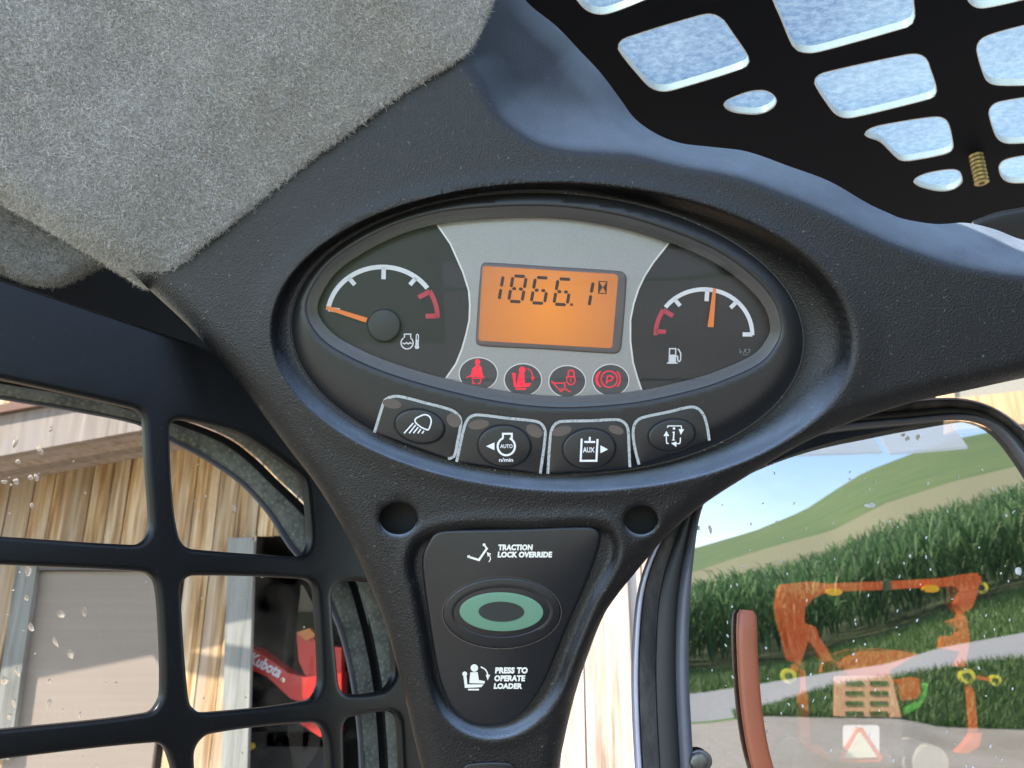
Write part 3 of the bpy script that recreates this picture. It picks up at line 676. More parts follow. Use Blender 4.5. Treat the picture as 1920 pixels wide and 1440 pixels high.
def fe_w(P):
    d = segdist(P, MOE, False); e = segdist(P, LOE, False)
    w = 8 + 250 * (1 - np.exp(-d / 480))
    w -= 60 * (1 - np.sqrt(np.clip(1 - (1 - np.clip(e / 75, 0, 1)) ** 2, 0, 1)))
    w -= 9 * (1 - np.sqrt(np.clip(1 - (1 - np.clip(d / 12, 0, 1)) ** 2, 0, 1)))
    w += 5 * np.sin(P[:, 0] / 71 + 1) * np.sin(P[:, 1] / 63)
    return w
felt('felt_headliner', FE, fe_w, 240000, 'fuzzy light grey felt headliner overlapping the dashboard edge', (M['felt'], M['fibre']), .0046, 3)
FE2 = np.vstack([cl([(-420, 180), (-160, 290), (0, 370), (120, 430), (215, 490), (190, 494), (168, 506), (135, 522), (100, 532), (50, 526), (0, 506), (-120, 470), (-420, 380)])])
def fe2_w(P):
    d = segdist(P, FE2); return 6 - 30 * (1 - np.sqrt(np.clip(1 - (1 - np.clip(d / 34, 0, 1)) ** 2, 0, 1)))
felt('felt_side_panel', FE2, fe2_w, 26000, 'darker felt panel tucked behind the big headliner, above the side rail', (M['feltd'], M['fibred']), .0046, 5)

# ---- left side: steel window guard, frame and glass
WP = wallp(-.50)
cells = [
 [(-300, 650), (0, 708), (127, 735), (232, 759), (258, 766), (269, 775), (273, 788), (277, 865), (285, 976), (282, 1000), (272, 1014), (256, 1021), (0, 1005), (-300, 988)],
 [(320, 803), (325, 791), (335, 786), (350, 786), (438, 806), (475, 823), (562, 886), (572, 900), (576, 918), (583, 1007), (580, 1026), (572, 1040), (556, 1043), (362, 1029), (347, 1022), (338, 1008), (327, 944)],
 [(-300, 1043), (0, 1058), (265, 1071), (284, 1077), (296, 1097), (304, 1187), (306, 1298), (300, 1318), (282, 1337), (0, 1369), (-300, 1402)],
 [(341, 1104), (346, 1089), (362, 1079), (573, 1085), (588, 1093), (594, 1112), (603, 1271), (598, 1296), (582, 1314), (384, 1337), (366, 1330), (356, 1312)],
 [(624, 1118), (630, 1100), (645, 1091), (705, 1092), (725, 1100), (735, 1150), (741, 1262), (733, 1284), (717, 1297), (655, 1303), (643, 1297), (637, 1282)],
 [(-300, 1464), (0, 1425), (292, 1393), (312, 1402), (320, 1420), (326, 1440), (338, 1540), (325, 1585), (-300, 1680)],
 [(366, 1421), (373, 1395), (396, 1377), (588, 1355), (607, 1365), (615, 1393), (618, 1440), (630, 1540), (610, 1575), (400, 1600), (380, 1570)],
 [(646, 1366), (652, 1349), (665, 1344), (728, 1334), (745, 1339), (751, 1353), (756, 1440), (765, 1560), (740, 1590), (670, 1590), (655, 1560)]]
cells = [catmull(c, step=7) for c in cells]
guard_out = np.array([(-420, 390), (0, 521), (200, 588), (402, 656), (560, 706), (760, 770), (930, 822), (960, 1700), (-420, 1780)], float)
def gw(P):
    d = np.minimum.reduce([segdist(P, c) for c in cells]); k = np.clip(d / 9, 0, 1)
    e = segdist(P, guard_out[:7], False); k2 = np.clip(e / 8, 0, 1)
    return -7 * (1 - np.sqrt(1 - (1 - k) ** 2)) - 8 * (1 - np.sqrt(1 - (1 - k2) ** 2))
guard = relief('window_guard', guard_out, cells, WP, gw, M['steel'], None, grid=26, rings=(1, 3.2, 6.5, 10), step=7, back=30, hole_back=12, autos=60)
tag(guard, 'black steel window guard with rounded openings left of the dashboard', 'window guard')
fr0 = wallp(-.68)
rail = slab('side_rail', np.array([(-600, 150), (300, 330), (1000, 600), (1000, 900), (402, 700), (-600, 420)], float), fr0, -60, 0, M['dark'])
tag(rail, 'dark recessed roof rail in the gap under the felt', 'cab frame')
# glass frame outside the guard
GP = wallp(-.545)
g_in = cl([(-500, 652), (-200, 712), (0, 749), (150, 774), (259, 797), (322, 830), (380, 860), (449, 907), (502, 965), (538, 1023), (575, 1068), (602, 1110), (632, 1175), (650, 1240), (661, 1300), (670, 1370), (674, 1440), (680, 1700)])
g_gr = cl([(-500, 628), (-200, 684), (0, 716), (150, 742), (259, 770), (335, 794), (420, 828), (470, 864), (515, 908), (560, 950), (612, 1010), (655, 1085), (676, 1150), (694, 1225), (706, 1297), (712, 1370), (716, 1440), (722, 1700)])
NG = 90; gi_, gg_ = resample(g_in, NG, False), resample(g_gr, NG, False)
nrm_ = gg_ - gi_; nrm_ /= np.linalg.norm(nrm_, axis=1)[:, None]
win = thing('side_window', GP(300, 1100), 'side window with weathered grey rubber seal behind the steel guard', 'window')
def band(name, f0, f1, h, mat, par):
    rows = []
    for k, hh in ((0, h - 6), (.1, h), (.5, h + 2), (.9, h), (1, h - 6)):
        rows.append([GP(*(f0 * (1 - k) + f1 * k)[i], hh) for i in range(NG)])
    return loft(name, rows, mat, par, closed=False)
band('inner_seal', gi_, gi_ + (gg_ - gi_) * .18, 4, M['greyseal'], win)
band('seal', gi_ + (gg_ - gi_) * .18, gg_ - nrm_ * 3, 2, M['seal'], win)
band('seal_groove', gg_ - nrm_ * 3, gg_ + nrm_ * 14, -8, M['rubber2'], win)
band('outer_seal', gg_ + nrm_ * 14, gg_ + nrm_ * 75, 3, M['seal'], win)
sg = np.vstack([gi_, [(300, 1900), (-500, 1900)]])
sp_ = slab('pane', sg, wallp(-.555), -2, -1, M['pane_side'], win, step=30)
# behind the seal the pillar is closed
pil = slab('corner_pillar', np.array([(300, 740), (600, 800), (1030, 900), (1045, 1800), (700, 1800), (690, 1100), (560, 860)], float), wallp(-.57), -40, 0, M['dark'])
tag(pil, 'dark cab corner pillar behind the dashboard stem', 'cab frame')

# ---- roof: guard plate, skylight sheet, stud
RP = zpl(ROOF)
holes = [
 [(1040, -70), (1064, -28), (1086, 4), (1100, 18), (1118, 25), (1142, 24), (1215, -4), (1290, -36), (1250, -110), (1130, -110)],
 [(1160, 92), (1162, 80), (1175, 71), (1310, 30), (1336, 27), (1356, 38), (1366, 52), (1400, 102), (1404, 116), (1395, 126), (1260, 168), (1240, 170), (1222, 164), (1208, 152)],
 [(1440, -50), (1448, -6), (1464, 32), (1484, 80), (1494, 93), (1512, 98), (1535, 96), (1690, 53), (1708, 46), (1714, 34), (1714, 18), (1696, -60), (1560, -110), (1470, -100)],
 [(1528, 156), (1531, 145), (1545, 137), (1690, 105), (1720, 102), (1736, 110), (1742, 125), (1755, 166), (1752, 179), (1740, 185), (1600, 219), (1580, 219), (1566, 212), (1556, 200)],
 [(1358, 197), (1363, 189), (1385, 179), (1412, 171), (1436, 171), (1451, 180), (1455, 191), (1446, 203), (1425, 212), (1395, 212), (1370, 207)],
 [(1622, 252), (1630, 243), (1650, 236), (1740, 221), (1766, 221), (1777, 231), (1786, 270), (1784, 281), (1770, 288), (1706, 300), (1688, 299), (1674, 287), (1650, 264)],
 [(1714, 341), (1722, 332), (1745, 324), (1775, 319), (1796, 320), (1802, 330), (1803, 341), (1790, 352), (1770, 357), (1740, 353)],
 [(1832, 92), (1838, 76), (1855, 66), (1930, 46), (1985, 40), (2004, 54), (2020, 120), (2012, 138), (1950, 156), (1875, 159), (1855, 154), (1846, 142)],
 [(1855, 212), (1859, 200), (1872, 192), (1940, 181), (1995, 176), (2012, 190), (2024, 234), (2016, 248), (1950, 263), (1892, 268), (1874, 262), (1866, 250)],
 [(1874, 312), (1880, 303), (1900, 296), (1950, 289), (2010, 286), (2022, 300), (2022, 322), (1960, 337), (1905, 342), (1886, 338), (1877, 328)],
 [(1800, -40), (1815, 0), (1826, 11), (1845, 14), (1920, -2), (2010, -24), (1990, -90), (1840, -110)],
 [(1330, -150), (1420, -105), (1490, -160), (1700, -120), (1800, -280), (1500, -420), (1250, -320)],  # this and next line's openings lie out of frame, added to light the ledge
 [(1030, -240), (1100, -150), (1290, -150), (1230, -330), (1100, -420)], [(1860, -140), (2000, -120), (2100, -330), (1880, -330)],
 [(2080, 20), (2250, -20), (2290, 60), (2110, 110)], [(2110, 160), (2290, 120), (2320, 190), (2140, 230)]]
holes = [catmull(h, step=6) for h in holes]
roof_out = np.array([(930, -480), (935, -60), (960, -10), (1018, 50), (1060, 100), (1100, 150), (1140, 206), (1210, 268), (1330, 300), (1480, 350), (1700, 470), (2050, 520), (2600, 560), (3700, 300), (3400, -520), (1700, -520)], float)
M['roofsteel'] = grain('black_roof_plate', (.0025, .0045, .0085), .6, 200, .08, .0006, .02, .06)  # blue tint puts the veil of glare over the plate into its colour
rg_o = relief('roof_guard', roof_out, holes, RP, 0.0, M['roofsteel'], None, grid=0, step=6, back=14, hole_back=1, smooth=False)
tag(rg_o, 'black steel roof guard plate with rounded openings at top right', 'roof guard')
for h in holes:
    lp = resample(h, 60)
    def rr(k, w): return [RP(u, v, w) for u, v in shrink(lp, k)]
    loft('opening_rim', [rr(-1.5, .6), rr(0, .8), rr(0, -26)], M['lip'], rg_o, autos=50)
# yellow zinc stud
b = RP(1830, 292); ax = np.array([0, 0, -1.0]); prof = []
ln = .044; turns = 7
for i in range(0, 71):
    k = i / 70; prof.append((.0080 + .0014 * (abs((k * turns) % 1 - .5) * 2), -ln * k))
prof += [(.0072, -ln - .001), (.0040, -ln - .001), (.0037, -ln + .003), (0.0002, -ln + .003)]
loft('threaded_stud', [[b + np.array([r * math.cos(a), r * math.sin(a), z]) for a in np.linspace(0, 2 * math.pi, 20, endpoint=False)] for r, z in prof], M['brass'])
tag(bpy.data.objects['threaded_stud'], 'brassy threaded stud hanging below the roof guard', 'stud')
sky_p = slab('skylight', roof_out, zpl(ROOF + .012), -3, 0, M['sheet'], None, step=60)
tag(sky_p, 'rain-spotted clear skylight sheet over the roof guard', 'skylight')
# dark trim in the corner at far right
tr_ = slab('roof_trim', catmull([(1820, 424), (1850, 404), (1900, 392), (2000, 380), (2150, 400), (2150, 520), (1990, 500), (1900, 455)], step=6), lambda u, v, w=0: at(u, v, .60 - w * KM), -20, 0, M['steel'], None, bevel=10)
tag(tr_, 'black roof trim corner above the right arm of the dashboard', 'trim')

# ---- front window with frame
YG = .565
FPn = ypl(YG)
gl_loop = catmull([(1312, 962), (1302, 1020), (1294, 1100), (1290, 1180), (1290, 1260), (1294, 1350), (1300, 1440), (1315, 1580), (1400, 1690), (2000, 1690), (2080, 1500), (2060, 1200), (2000, 1030), (1930, 898), (1900, 852), (1872, 817), (1842, 797), (1800, 788), (1700, 796), (1560, 810), (1450, 838), (1370, 885), (1330, 925)], step=8)
fr_loop = catmull([(1240, 1000), (1212, 1050), (1196, 1105), (1188, 1190), (1185, 1270), (1187, 1350), (1192, 1440), (1205, 1600), (1330, 1790), (2080, 1790), (2180, 1520), (2150, 1180), (2060, 980), (1958, 838), (1922, 806), (1886, 775), (1848, 755), (1796, 744), (1700, 750), (1560, 764), (1430, 790), (1330, 840), (1280, 930)], step=8)
NF = 220
def align(A, B):
    A = resample(A, NF); out = []
    Q = resample(B, 900)
    for p in A: out.append(Q[np.argmin(((Q - p) ** 2).sum(1))])
    return A, np.array(out)
gA, gB = align(gl_loop, fr_loop)
for _ in range(6): gB = (np.roll(gB, 1, 0) + 2 * gB + np.roll(gB, -1, 0)) / 4
fw_ = thing('front_window', FPn(1600, 1150), 'front window pane in a rounded rubber frame right of the stem', 'window')
def fband(name, k0, k1, h, mat, bulge=3):
    rows = []
    for t_, hh in ((0, h - 14), (.03, h - 3), (.25, h + bulge * .7), (.5, h + bulge), (.75, h + bulge * .7), (.97, h - 3), (1, h - 14)):
        k = k0 + (k1 - k0) * t_; rows.append([FPn(*(gA * (1 - k) + gB * k)[i], hh) for i in range(NF)])
    return loft(name, rows, mat, fw_)
fband('inner_seal', 0, .22, 14, M['greyseal'], 6)
fband('rubber_channel', .22, .58, 4, M['rubber2'], 2)
fband('dusty_rubber', .58, .88, 6, M['rubber'], 2)
fband('frame_edge', .88, 1.0, 2, M['lavender'], 3)
slab('pane', gA, FPn, -3, -2, M['pane_front'], fw_, step=30)
path = catmull([FPn(u, v) + np.array([0, -.0055, 0]) for u, v in [(1396, 1144), (1396, 1200), (1399, 1265), (1406, 1340), (1418, 1410), (1440, 1480), (1480, 1560)]], closed=False, step=.006)
rad = np.full(len(path), .0071); rad[0] = .0046; rad[1] = .0066
path[1] = path[0] + (path[2] - path[0]) * .25
lever = tube('door_lever', path, rad, M['lever'], None, n=20, flatten=.55, sq=.55, up=(0, 1, 0)); tag(lever, 'orange-brown plastic lever standing up before the front window', 'lever')
brk = slab('hinge_bracket', catmull([(1285, 1290), (1300, 1278), (1316, 1290), (1324, 1330), (1330, 1440), (1340, 1560), (1285, 1560)], step=6), ypl(YG + .02), -8, 0, M['bracket'], None, bevel=4); tag(brk, 'dusty brown hinge bracket behind the front window seal', 'bracket')
hx = ell(1312, 1428, 19, 17, 0, 6, 15, 375)[:6]; 
bo = slab('hinge_bolt', hx, ypl(YG - .012), -20, 0, M['bolt'], None, bevel=3); tag(bo, 'zinc hex bolt at the bottom of the front window seal', 'bolt')
slab('washer', ell(1312, 1428, 24, 22, 0, 30), ypl(YG - .006), -4, 0, M['bolt'], bo, bevel=2)

# ---- rain drops on the panes
def drops(name, mp_, pts, mat, par, thick=6):
    V, F = [], []; r = random.Random(4)
    for (u, v, a, b) in pts:
        an = r.uniform(-.5, .5); n = 9; b0 = len(V); ca, sa = math.cos(an), math.sin(an); jit = [r.uniform(.75, 1.2) for _ in range(n)]
        for k_, h in ((1, 0), (.72, .7)):
            for i in range(n):
                q = 2 * math.pi * i / n; x, y = a * k_ * jit[i] * math.cos(q), b * k_ * jit[i] * math.sin(q)
                V.append(mp_(u + x * ca - y * sa, v + x * sa + y * ca, h * thick * .3 * min(a, 3) / 3))
        V.append(mp_(u, v - b * .2, thick * .3 * min(a, 3) / 3))
        for i in range(n):
            j = (i + 1) % n; F += [(b0 + i, b0 + j, b0 + n + j, b0 + n + i), (b0 + n + i, b0 + n + j, b0 + 2 * n)]
    o = obj(name, V, F, mat, par, True); o['kind'] = 'stuff'; return o
t = NT('water_drop'); g1 = t.n('BsdfGlass'); g1.inputs['IOR'].default_value = 1.33; g1.inputs['Roughness'].default_value = .02; d1 = t.n('BsdfTranslucent'); d1.inputs[0].default_value = (.9, .9, .88, 1); m1 = t.n('MixShader'); m1.inputs[0].default_value = .30
t.l(g1.outputs[0], m1.inputs[1]); t.l(d1.outputs[0], m1.inputs[2]); t.l(m1.outputs[0], t.o.inputs[0]); M['drop'] = t.m
rd = random.Random(9)
DL = [(76, 845, 6, 10), (58, 896, 5, 6), (68, 895, 5, 7), (30, 903, 6, 6), (8, 903, 6, 5), (60, 948, 4, 6), (52, 1070, 7, 10), (50, 1122, 4, 5), (114, 1150, 7, 9), (158, 1147, 6, 9), (58, 1176, 6, 9), (104, 1204, 4, 10), (133, 1226, 6, 11), (33, 1260, 5, 9), (91, 1320, 5, 9), (26, 1318, 4, 9), (18, 1343, 5, 6), (8, 1275, 8, 8), (92, 1277, 3, 6), (28, 830, 5, 11), (34, 865, 5, 6), (95, 805, 4, 5), (438, 955, 4, 7), (446, 900, 3, 5), (476, 1008, 5, 7), (530, 1275, 5, 5), (150, 1340, 3, 8), (117, 1331, 3, 3), (218, 1281, 3, 3)]
for _ in range(46): DL.append((rd.uniform(10, 640), rd.uniform(860, 1440), rd.uniform(1.2, 2.4), rd.uniform(1.2, 3.2)))
drops('rain_drops', wallp(-.5535), DL, M['drop'], win)
DF = [(1635, 948, 9, 5), (1626, 948, 5, 3), (1332, 992, 3, 8), (1310, 990, 3, 4), (1694, 815, 4, 4), (1702, 822, 5, 4), (1722, 819, 4, 5), (1911, 1072, 6, 8)]
for _ in range(110): DF.append((rd.uniform(1330, 1915), rd.uniform(860, 1440), rd.uniform(.9, 2.2), rd.uniform(1.2, 4.0)))
t = NT('bright_drop'); d1 = t.n('BsdfTranslucent'); d1.inputs[0].default_value = (.9, .9, .9, 1); d2 = t.n('BsdfDiffuse'); d2.inputs[0].default_value = (.9, .9, .9, 1); m1 = t.n('MixShader'); t.l(d1.outputs[0], m1.inputs[1]); t.l(d2.outputs[0], m1.inputs[2]); g2 = t.n('BsdfTransparent'); m2 = t.n('MixShader'); m2.inputs[0].default_value = .25; t.l(m1.outputs[0], m2.inputs[1]); t.l(g2.outputs[0], m2.inputs[2]); t.l(m2.outputs[0], t.o.inputs[0])  # sun glints on the front drops put into their white colour
drops('rain_drops', lambda u, v, w=0: FPn(u, v, w - 1), DF, t.m, fw_)

# ---- cab shell behind and above the camera
def shell(name, lo, hi, label):
    o = box(name, lo, hi, M['steel'], bev=.01); tag(o, label, 'cab frame'); return o
shell('overhead_shell', (-1.3, -.75, EYE + .72), (1.5, -.60, EYE + .76), 'black cab roof behind the skylight')  # stops short: a made-up open roof gap lets sky onto the dash ledge
cr = slab('headliner_shell', np.array([(-3400, -2600), (880, -2600), (925, -480), (930, -60), (955, -10), (1018, 54), (1100, 160), (1210, 275), (1330, 306), (1480, 360), (1700, 480), (1700, 560), (-3400, 560)], float), zpl(ROOF + .034), -20, 0, M['dark'], None, step=80)
tag(cr, 'black cab roof above the felt headliner', 'cab frame')
box_ = shell('cab_floor', (-1.3, -.75, .55), (1.5, .50, .60), 'dusty cab floor under the seat'); box_.data.materials[0] = M['floor']
shell('right_shade_wall', (1.45, -.76, .60), (1.50, .50, EYE + .72), 'unseen black right side wall added to darken the cab')  # unseen wall put in to block sun and sky from the right
shell('rear_sill', (.02, -.80, .60), (1.5, -.76, EYE - .50), 'black sill under the open rear doorway')

#EXTERIOR#
# ================================================================== OUTSIDE
def mat_ground(name, a, b, sc, bumpd=.02, c=None):
    t = NT(name); n1 = t.tex('TexNoise', sc, Detail=8.0, Roughness=.7); n2 = t.tex('TexNoise', .35, Detail=4.0)
    col = t.mix(n1.outputs['Fac'], a, b)
    if c: col = t.mix(t.ramp(n2.outputs['Fac'], [(.42, (0, 0, 0)), (.62, (1, 1, 1))]), col, c)
    t.pr(col, .9, 0, t.bump(n1.outputs['Fac'], .7, bumpd)); return t.m
M['gravel'] = mat_ground('yard_gravel', (.24, .205, .16), (.42, .37, .30), 9, .03, (.26, .22, .16))
M['road'] = mat_ground('gravel_road', (.22, .21, .195), (.36, .35, .33), 7, .02)
M['grass'] = mat_ground('meadow_grass', (.07, .14, .025), (.13, .21, .04), 5, .06, (.10, .16, .035))
M['soil'] = mat_ground('field_soil', (.05, .07, .02), (.08, .09, .03), 3, .05)
t = NT('hill_meadow'); n1 = t.tex('TexNoise', .9, (.3, .3, 1), Detail=7.0); n2 = t.tex('TexNoise', .05, (.25, 1, 3), Detail=3.0)
t.pr(t.mix(n1.outputs['Fac'], t.ramp(n2.outputs['Fac'], [(.42, (.060, .115, .020)), (.5, (.125, .155, .036)), (.58, (.066, .12, .023))]), (.12, .165, .04)), .9); M['hill'] = t.m
M['ripe'] = mat_ground('ripe_strip', (.20, .185, .09), (.27, .25, .13), 1.5, .05)
U = np.arange(820, 2760, 24)
def line(pts): p = np.array(pts, float); return np.interp(U, p[:, 0], p[:, 1])
l_cb = line([(820, 1285), (1310, 1262), (1421, 1252), (1508, 1245), (1560, 1220), (1662, 1193), (1765, 1152), (1919, 1108), (2200, 1040), (2760, 930)])
l_rt = line([(820, 1330), (1313, 1299), (1421, 1283), (1560, 1260), (1662, 1245), (1765, 1214), (1919, 1186), (2200, 1140), (2760, 1070)])
l_rb = line([(820, 1380), (1330, 1352), (1431, 1337), (1482, 1318), (1560, 1291), (1688, 1270), (1817, 1245), (1919, 1234), (2200, 1200), (2760, 1150)])
l_gb = line([(820, 1384), (1330, 1356), (1431, 1342), (1534, 1345), (1688, 1347), (1765, 1363), (1919, 1368), (2200, 1375), (2760, 1380)])
l_ct = line([(820, 1190), (1303, 1106), (1380, 1080), (1467, 1054), (1560, 1029), (1662, 977), (1791, 936), (1919, 905), (2200, 850), (2760, 780)])
l_ht = line([(820, 1075), (1298, 1029), (1416, 995), (1508, 957), (1570, 916), (1621, 885), (1714, 849), (1791, 823), (1868, 808), (2100, 770), (2400, 740), (2760, 730)])
def mir(P): P = np.array(P, float); P[..., 1] = 2 * YG - P[..., 1]; return P      # the field lies behind the cab; the window mirrors it
def row(vl, d): return mir([at(u, v, d) for u, v in zip(U, vl)])
r0 = mir([on_plane(u, 1560, (0, 0, 0.0), (0, 0, 1)) for u in U]); r0[:, 2] = 0.0
R_gb, R_rb, R_rt, R_cb = row(l_gb, 12.2), row(l_rb, 14.5), row(l_rt, 17.5), row(l_cb, 21.0)
R_cf, R_c2 = row(l_ct + 64, 58), row(l_ct + 34, 72)
R_rp = row(l_ct - 34, 95); R_h = row(.5 * (l_ct - 40) + .5 * l_ht, 150); R_ht = row(l_ht, 240)
R_bk = R_ht + np.array([0, -120, -30.0])
def strip(name, rows, mat, sub=4):
    out = []
    for a, b in zip(rows[:-1], rows[1:]):
        for k in range(sub): out.append(a + (b - a) * k / sub)
    out.append(rows[-1]); o = loft(name, out, mat, None, closed=False); return tag(o, None, kind='structure')
strip('yard_ground', [r0, R_gb], M['gravel']); strip('grass_ground', [R_gb, R_rb], M['grass']); strip('gravel_road', [R_rb, R_rt], M['road'])
strip('verge_ground', [R_rt, R_cb], M['grass']); strip('field_ground', [R_cb, R_cf, R_c2], M['soil'], 8); strip('ripe_field_strip', [R_c2, R_rp], M['ripe'], 4)
strip('hill', [R_rp, R_h, R_ht, R_bk], M['hill'], 8)
g_ = obj('ground', [(-1800, -1800, -.9), (1800, -1800, -.9), (1800, 1800, -.9), (-1800, 1800, -.9)], [(0, 1, 2, 3)], M['grass']); tag(g_, None, kind='structure')
yd = obj('yard', [(-30, -8.2, -.02), (40, -8.2, -.02), (40, 40, -.02), (-30, 40, -.02)], [(0, 1, 2, 3)], M['gravel']); tag(yd, None, kind='structure')
# corn: leaf blades, one mass
t = NT('corn_leaf'); gi = t.n('NewGeometry'); cc = t.ramp(gi.outputs['Random Per Island'], [(0, (.065, .135, .05)), (.6, (.13, .235, .085)), (.9, (.22, .32, .14)), (1, (.40, .45, .25))])
pp = t.n('BsdfPrincipled'); t.l(cc, pp.inputs['Base Color']); pp.inputs['Roughness'].default_value = .65; pp.inputs['Specular IOR Level'].default_value = .25
tl = t.n('BsdfTranslucent'); t.l(cc, tl.inputs[0]); mm = t.n('MixShader'); mm.inputs[0].default_value = .6; t.l(pp.outputs[0], mm.inputs[1]); t.l(tl.outputs[0], mm.inputs[2]); t.l(mm.outputs[0], t.o.inputs[0]); M['corn'] = t.m
rg3 = np.random.default_rng(11)
NP = 4600; tt = rg3.random(NP) ** 1.6; uu = rg3.uniform(1000, 2650, NP)
k = (uu - U[0]) / 24; i0 = np.clip(k.astype(int), 0, len(U) - 2); f = (k - i0)[:, None]
lo_ = R_cb[i0] * (1 - f) + R_cb[i0 + 1] * f; hi_ = R_cf[i0] * (1 - f) + R_cf[i0 + 1] * f
base = lo_ + (hi_ - lo_) * tt[:, None]; hgt = rg3.uniform(1.6, 2.35, NP)
NL = 11; n = NP * NL; bi = np.repeat(np.arange(NP), NL)
hz = rg3.uniform(.12, .92, n) * hgt[bi]; az = rg3.uniform(0, 2 * math.pi, n); ll = rg3.uniform(.45, .95, n); 
dirv = np.stack([np.cos(az), np.sin(az), np.zeros(n)], 1)
K = 4; P = np.zeros((n, K, 3)); P[:, 0] = base[bi] + np.stack([np.zeros(n), np.zeros(n), hz], 1)
for j, (o_, z_) in enumerate(((.16, .52), (.20, .36), (.24, .08)), 1): P[:, j] = P[:, j - 1] + dirv * (o_ * ll)[:, None] + np.array([0, 0, 1])[None] * (z_ * ll)[:, None]
sv = np.stack([-np.sin(az), np.cos(az), rg3.normal(0, .3, n)], 1) * .025
wv = np.array([.6, 1.1, .9, .15])[None, :, None]
V = np.stack([P + sv[:, None] * wv, P - sv[:, None] * wv], 2).reshape(-1, 3)
Q = ((np.arange(n) * K * 2)[:, None, None] + (np.arange(K - 1) * 2)[None, :, None] + np.array([0, 1, 3, 2])[None, None]).reshape(-1, 4)
tag(fastobj('corn_field', V, Q, M['corn']), 'tall green standing corn beyond the gravel road', kind='stuff')
# grass blades on the two verges
def blades(name, A, B, cnt, h, u0, u1, label):
    tt = rg3.random(cnt); uu = rg3.uniform(u0, u1, cnt); k = (uu - U[0]) / 24; i0 = np.clip(k.astype(int), 0, len(U) - 2); f = (k - i0)[:, None]
    a = A[i0] * (1 - f) + A[i0 + 1] * f; b = B[i0] * (1 - f) + B[i0 + 1] * f; p = a + (b - a) * tt[:, None]
    az = rg3.uniform(0, 6.28, cnt); s = np.stack([np.cos(az), np.sin(az), np.zeros(cnt)], 1) * .012; hh = h * rg3.uniform(.4, 1.3, cnt)
    tip = p + np.stack([rg3.normal(0, .4, cnt) * hh, rg3.normal(0, .4, cnt) * hh, hh], 1)
    V = np.stack([p - s, p + s, tip], 1).reshape(-1, 3); tag(fastobj(name, V, np.arange(cnt * 3).reshape(-1, 3), M['blade']), label, kind='stuff')
t = NT('grass_blade'); gi = t.n('NewGeometry'); t.pr(t.ramp(gi.outputs['Random Per Island'], [(0, (.07, .14, .025)), (.7, (.14, .23, .05)), (1, (.26, .30, .11))]), .6); M['blade'] = t.m
blades('roadside_grass', R_gb, R_rb, 26000, .14, 1380, 2300, 'short grass between yard and road'); blades('verge_grass', R_rt, R_cb, 20000, .2, 1250, 2300, 'grass verge in front of the corn')

# ---- barn
BY = 4.5
Bp = ypl(BY)
def bx_of(u, v=1050): return Bp(u, v)[0]
def wood(name, lo, mid, hi, streak):
    t = NT(name); oi = t.n('ObjectInfo'); c = t.n('TexCoord')
    ad = t.n('VectorMath', operation='ADD'); t.l(c.outputs['Object'], ad.inputs[0])
    sc_ = t.n('VectorMath', operation='SCALE'); t.l(oi.outputs['Random'], sc_.inputs['Scale']); sc_.inputs[0].default_value = (17, 9, 23); t.l(sc_.outputs[0], ad.inputs[1])
    mp2 = t.n('Mapping'); mp2.inputs['Scale'].default_value = (34, 8, 1.7); t.l(ad.outputs[0], mp2.inputs['Vector'])
    nz = t.n('TexNoise'); nz.inputs['Scale'].default_value = 1; nz.inputs['Detail'].default_value = 8; nz.inputs['Roughness'].default_value = .62; t.l(mp2.outputs[0], nz.inputs['Vector'])
    col = t.ramp(nz.outputs['Fac'], [(.30, lo), (.48, mid), (.68, hi)])
    mp3 = t.n('Mapping'); mp3.inputs['Scale'].default_value = (7, 3, .7); t.l(ad.outputs[0], mp3.inputs['Vector'])
    n2 = t.n('TexNoise'); n2.inputs['Scale'].default_value = 1; n2.inputs['Detail'].default_value = 5; t.l(mp3.outputs[0], n2.inputs['Vector'])
    col = t.mix(t.ramp(n2.outputs['Fac'], [(.45, (0, 0, 0)), (.66, (.75, .75, .75))]), col, streak)
    hs = t.n('HueSaturation'); t.l(col, hs.inputs['Color']); mr = t.n('MapRange'); mr.inputs['To Min'].default_value = .75; mr.inputs['To Max'].default_value = 1.3; t.l(oi.outputs['Random'], mr.inputs['Value']); t.l(mr.outputs[0], hs.inputs['Value'])
    t.pr(hs.outputs[0], .8, 0, t.bump(nz.outputs['Fac'], .5, .004)); return t.m
M['wood'] = wood('weathered_golden_board', (.12, .060, .028), (.48, .275, .115), (.84, .65, .42), (.60, .48, .36))
M['woodpale'] = wood('pale_board', (.16, .10, .065), (.36, .26, .19), (.52, .44, .38), (.50, .45, .42))
M['woodgrey'] = wood('grey_post_wood', (.13, .125, .11), (.25, .245, .22), (.36, .35, .32), (.30, .295, .27))
M['soffit'] = wood('soffit_board', (.20, .15, .12), (.33, .27, .23), (.44, .37, .32), (.36, .31, .29))
t = NT('taupe_door_sheet'); n1 = t.tex('TexNoise', 2.5, (.4, 1, 14), Detail=6.0); t.pr(t.mix(n1.outputs['Fac'], (.29, .225, .18), (.38, .31, .255)), .6); M['door'] = t.m
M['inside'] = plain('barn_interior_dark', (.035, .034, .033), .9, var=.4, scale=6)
M['beam'] = wood('orange_timber', (.34, .18, .08), (.46, .27, .13), (.55, .35, .18), (.50, .33, .18))
barn = thing('barn', (bx_of(300), BY, 0), 'weathered wooden barn with vertical boards and a dark doorway', 'barn')
ztop = Bp(300, 520)[2]; z_open = Bp(500, 1004)[2]; z_door = Bp(200, 1060)[2]
x = bx_of(-520); rb = random.Random(5); i = 0
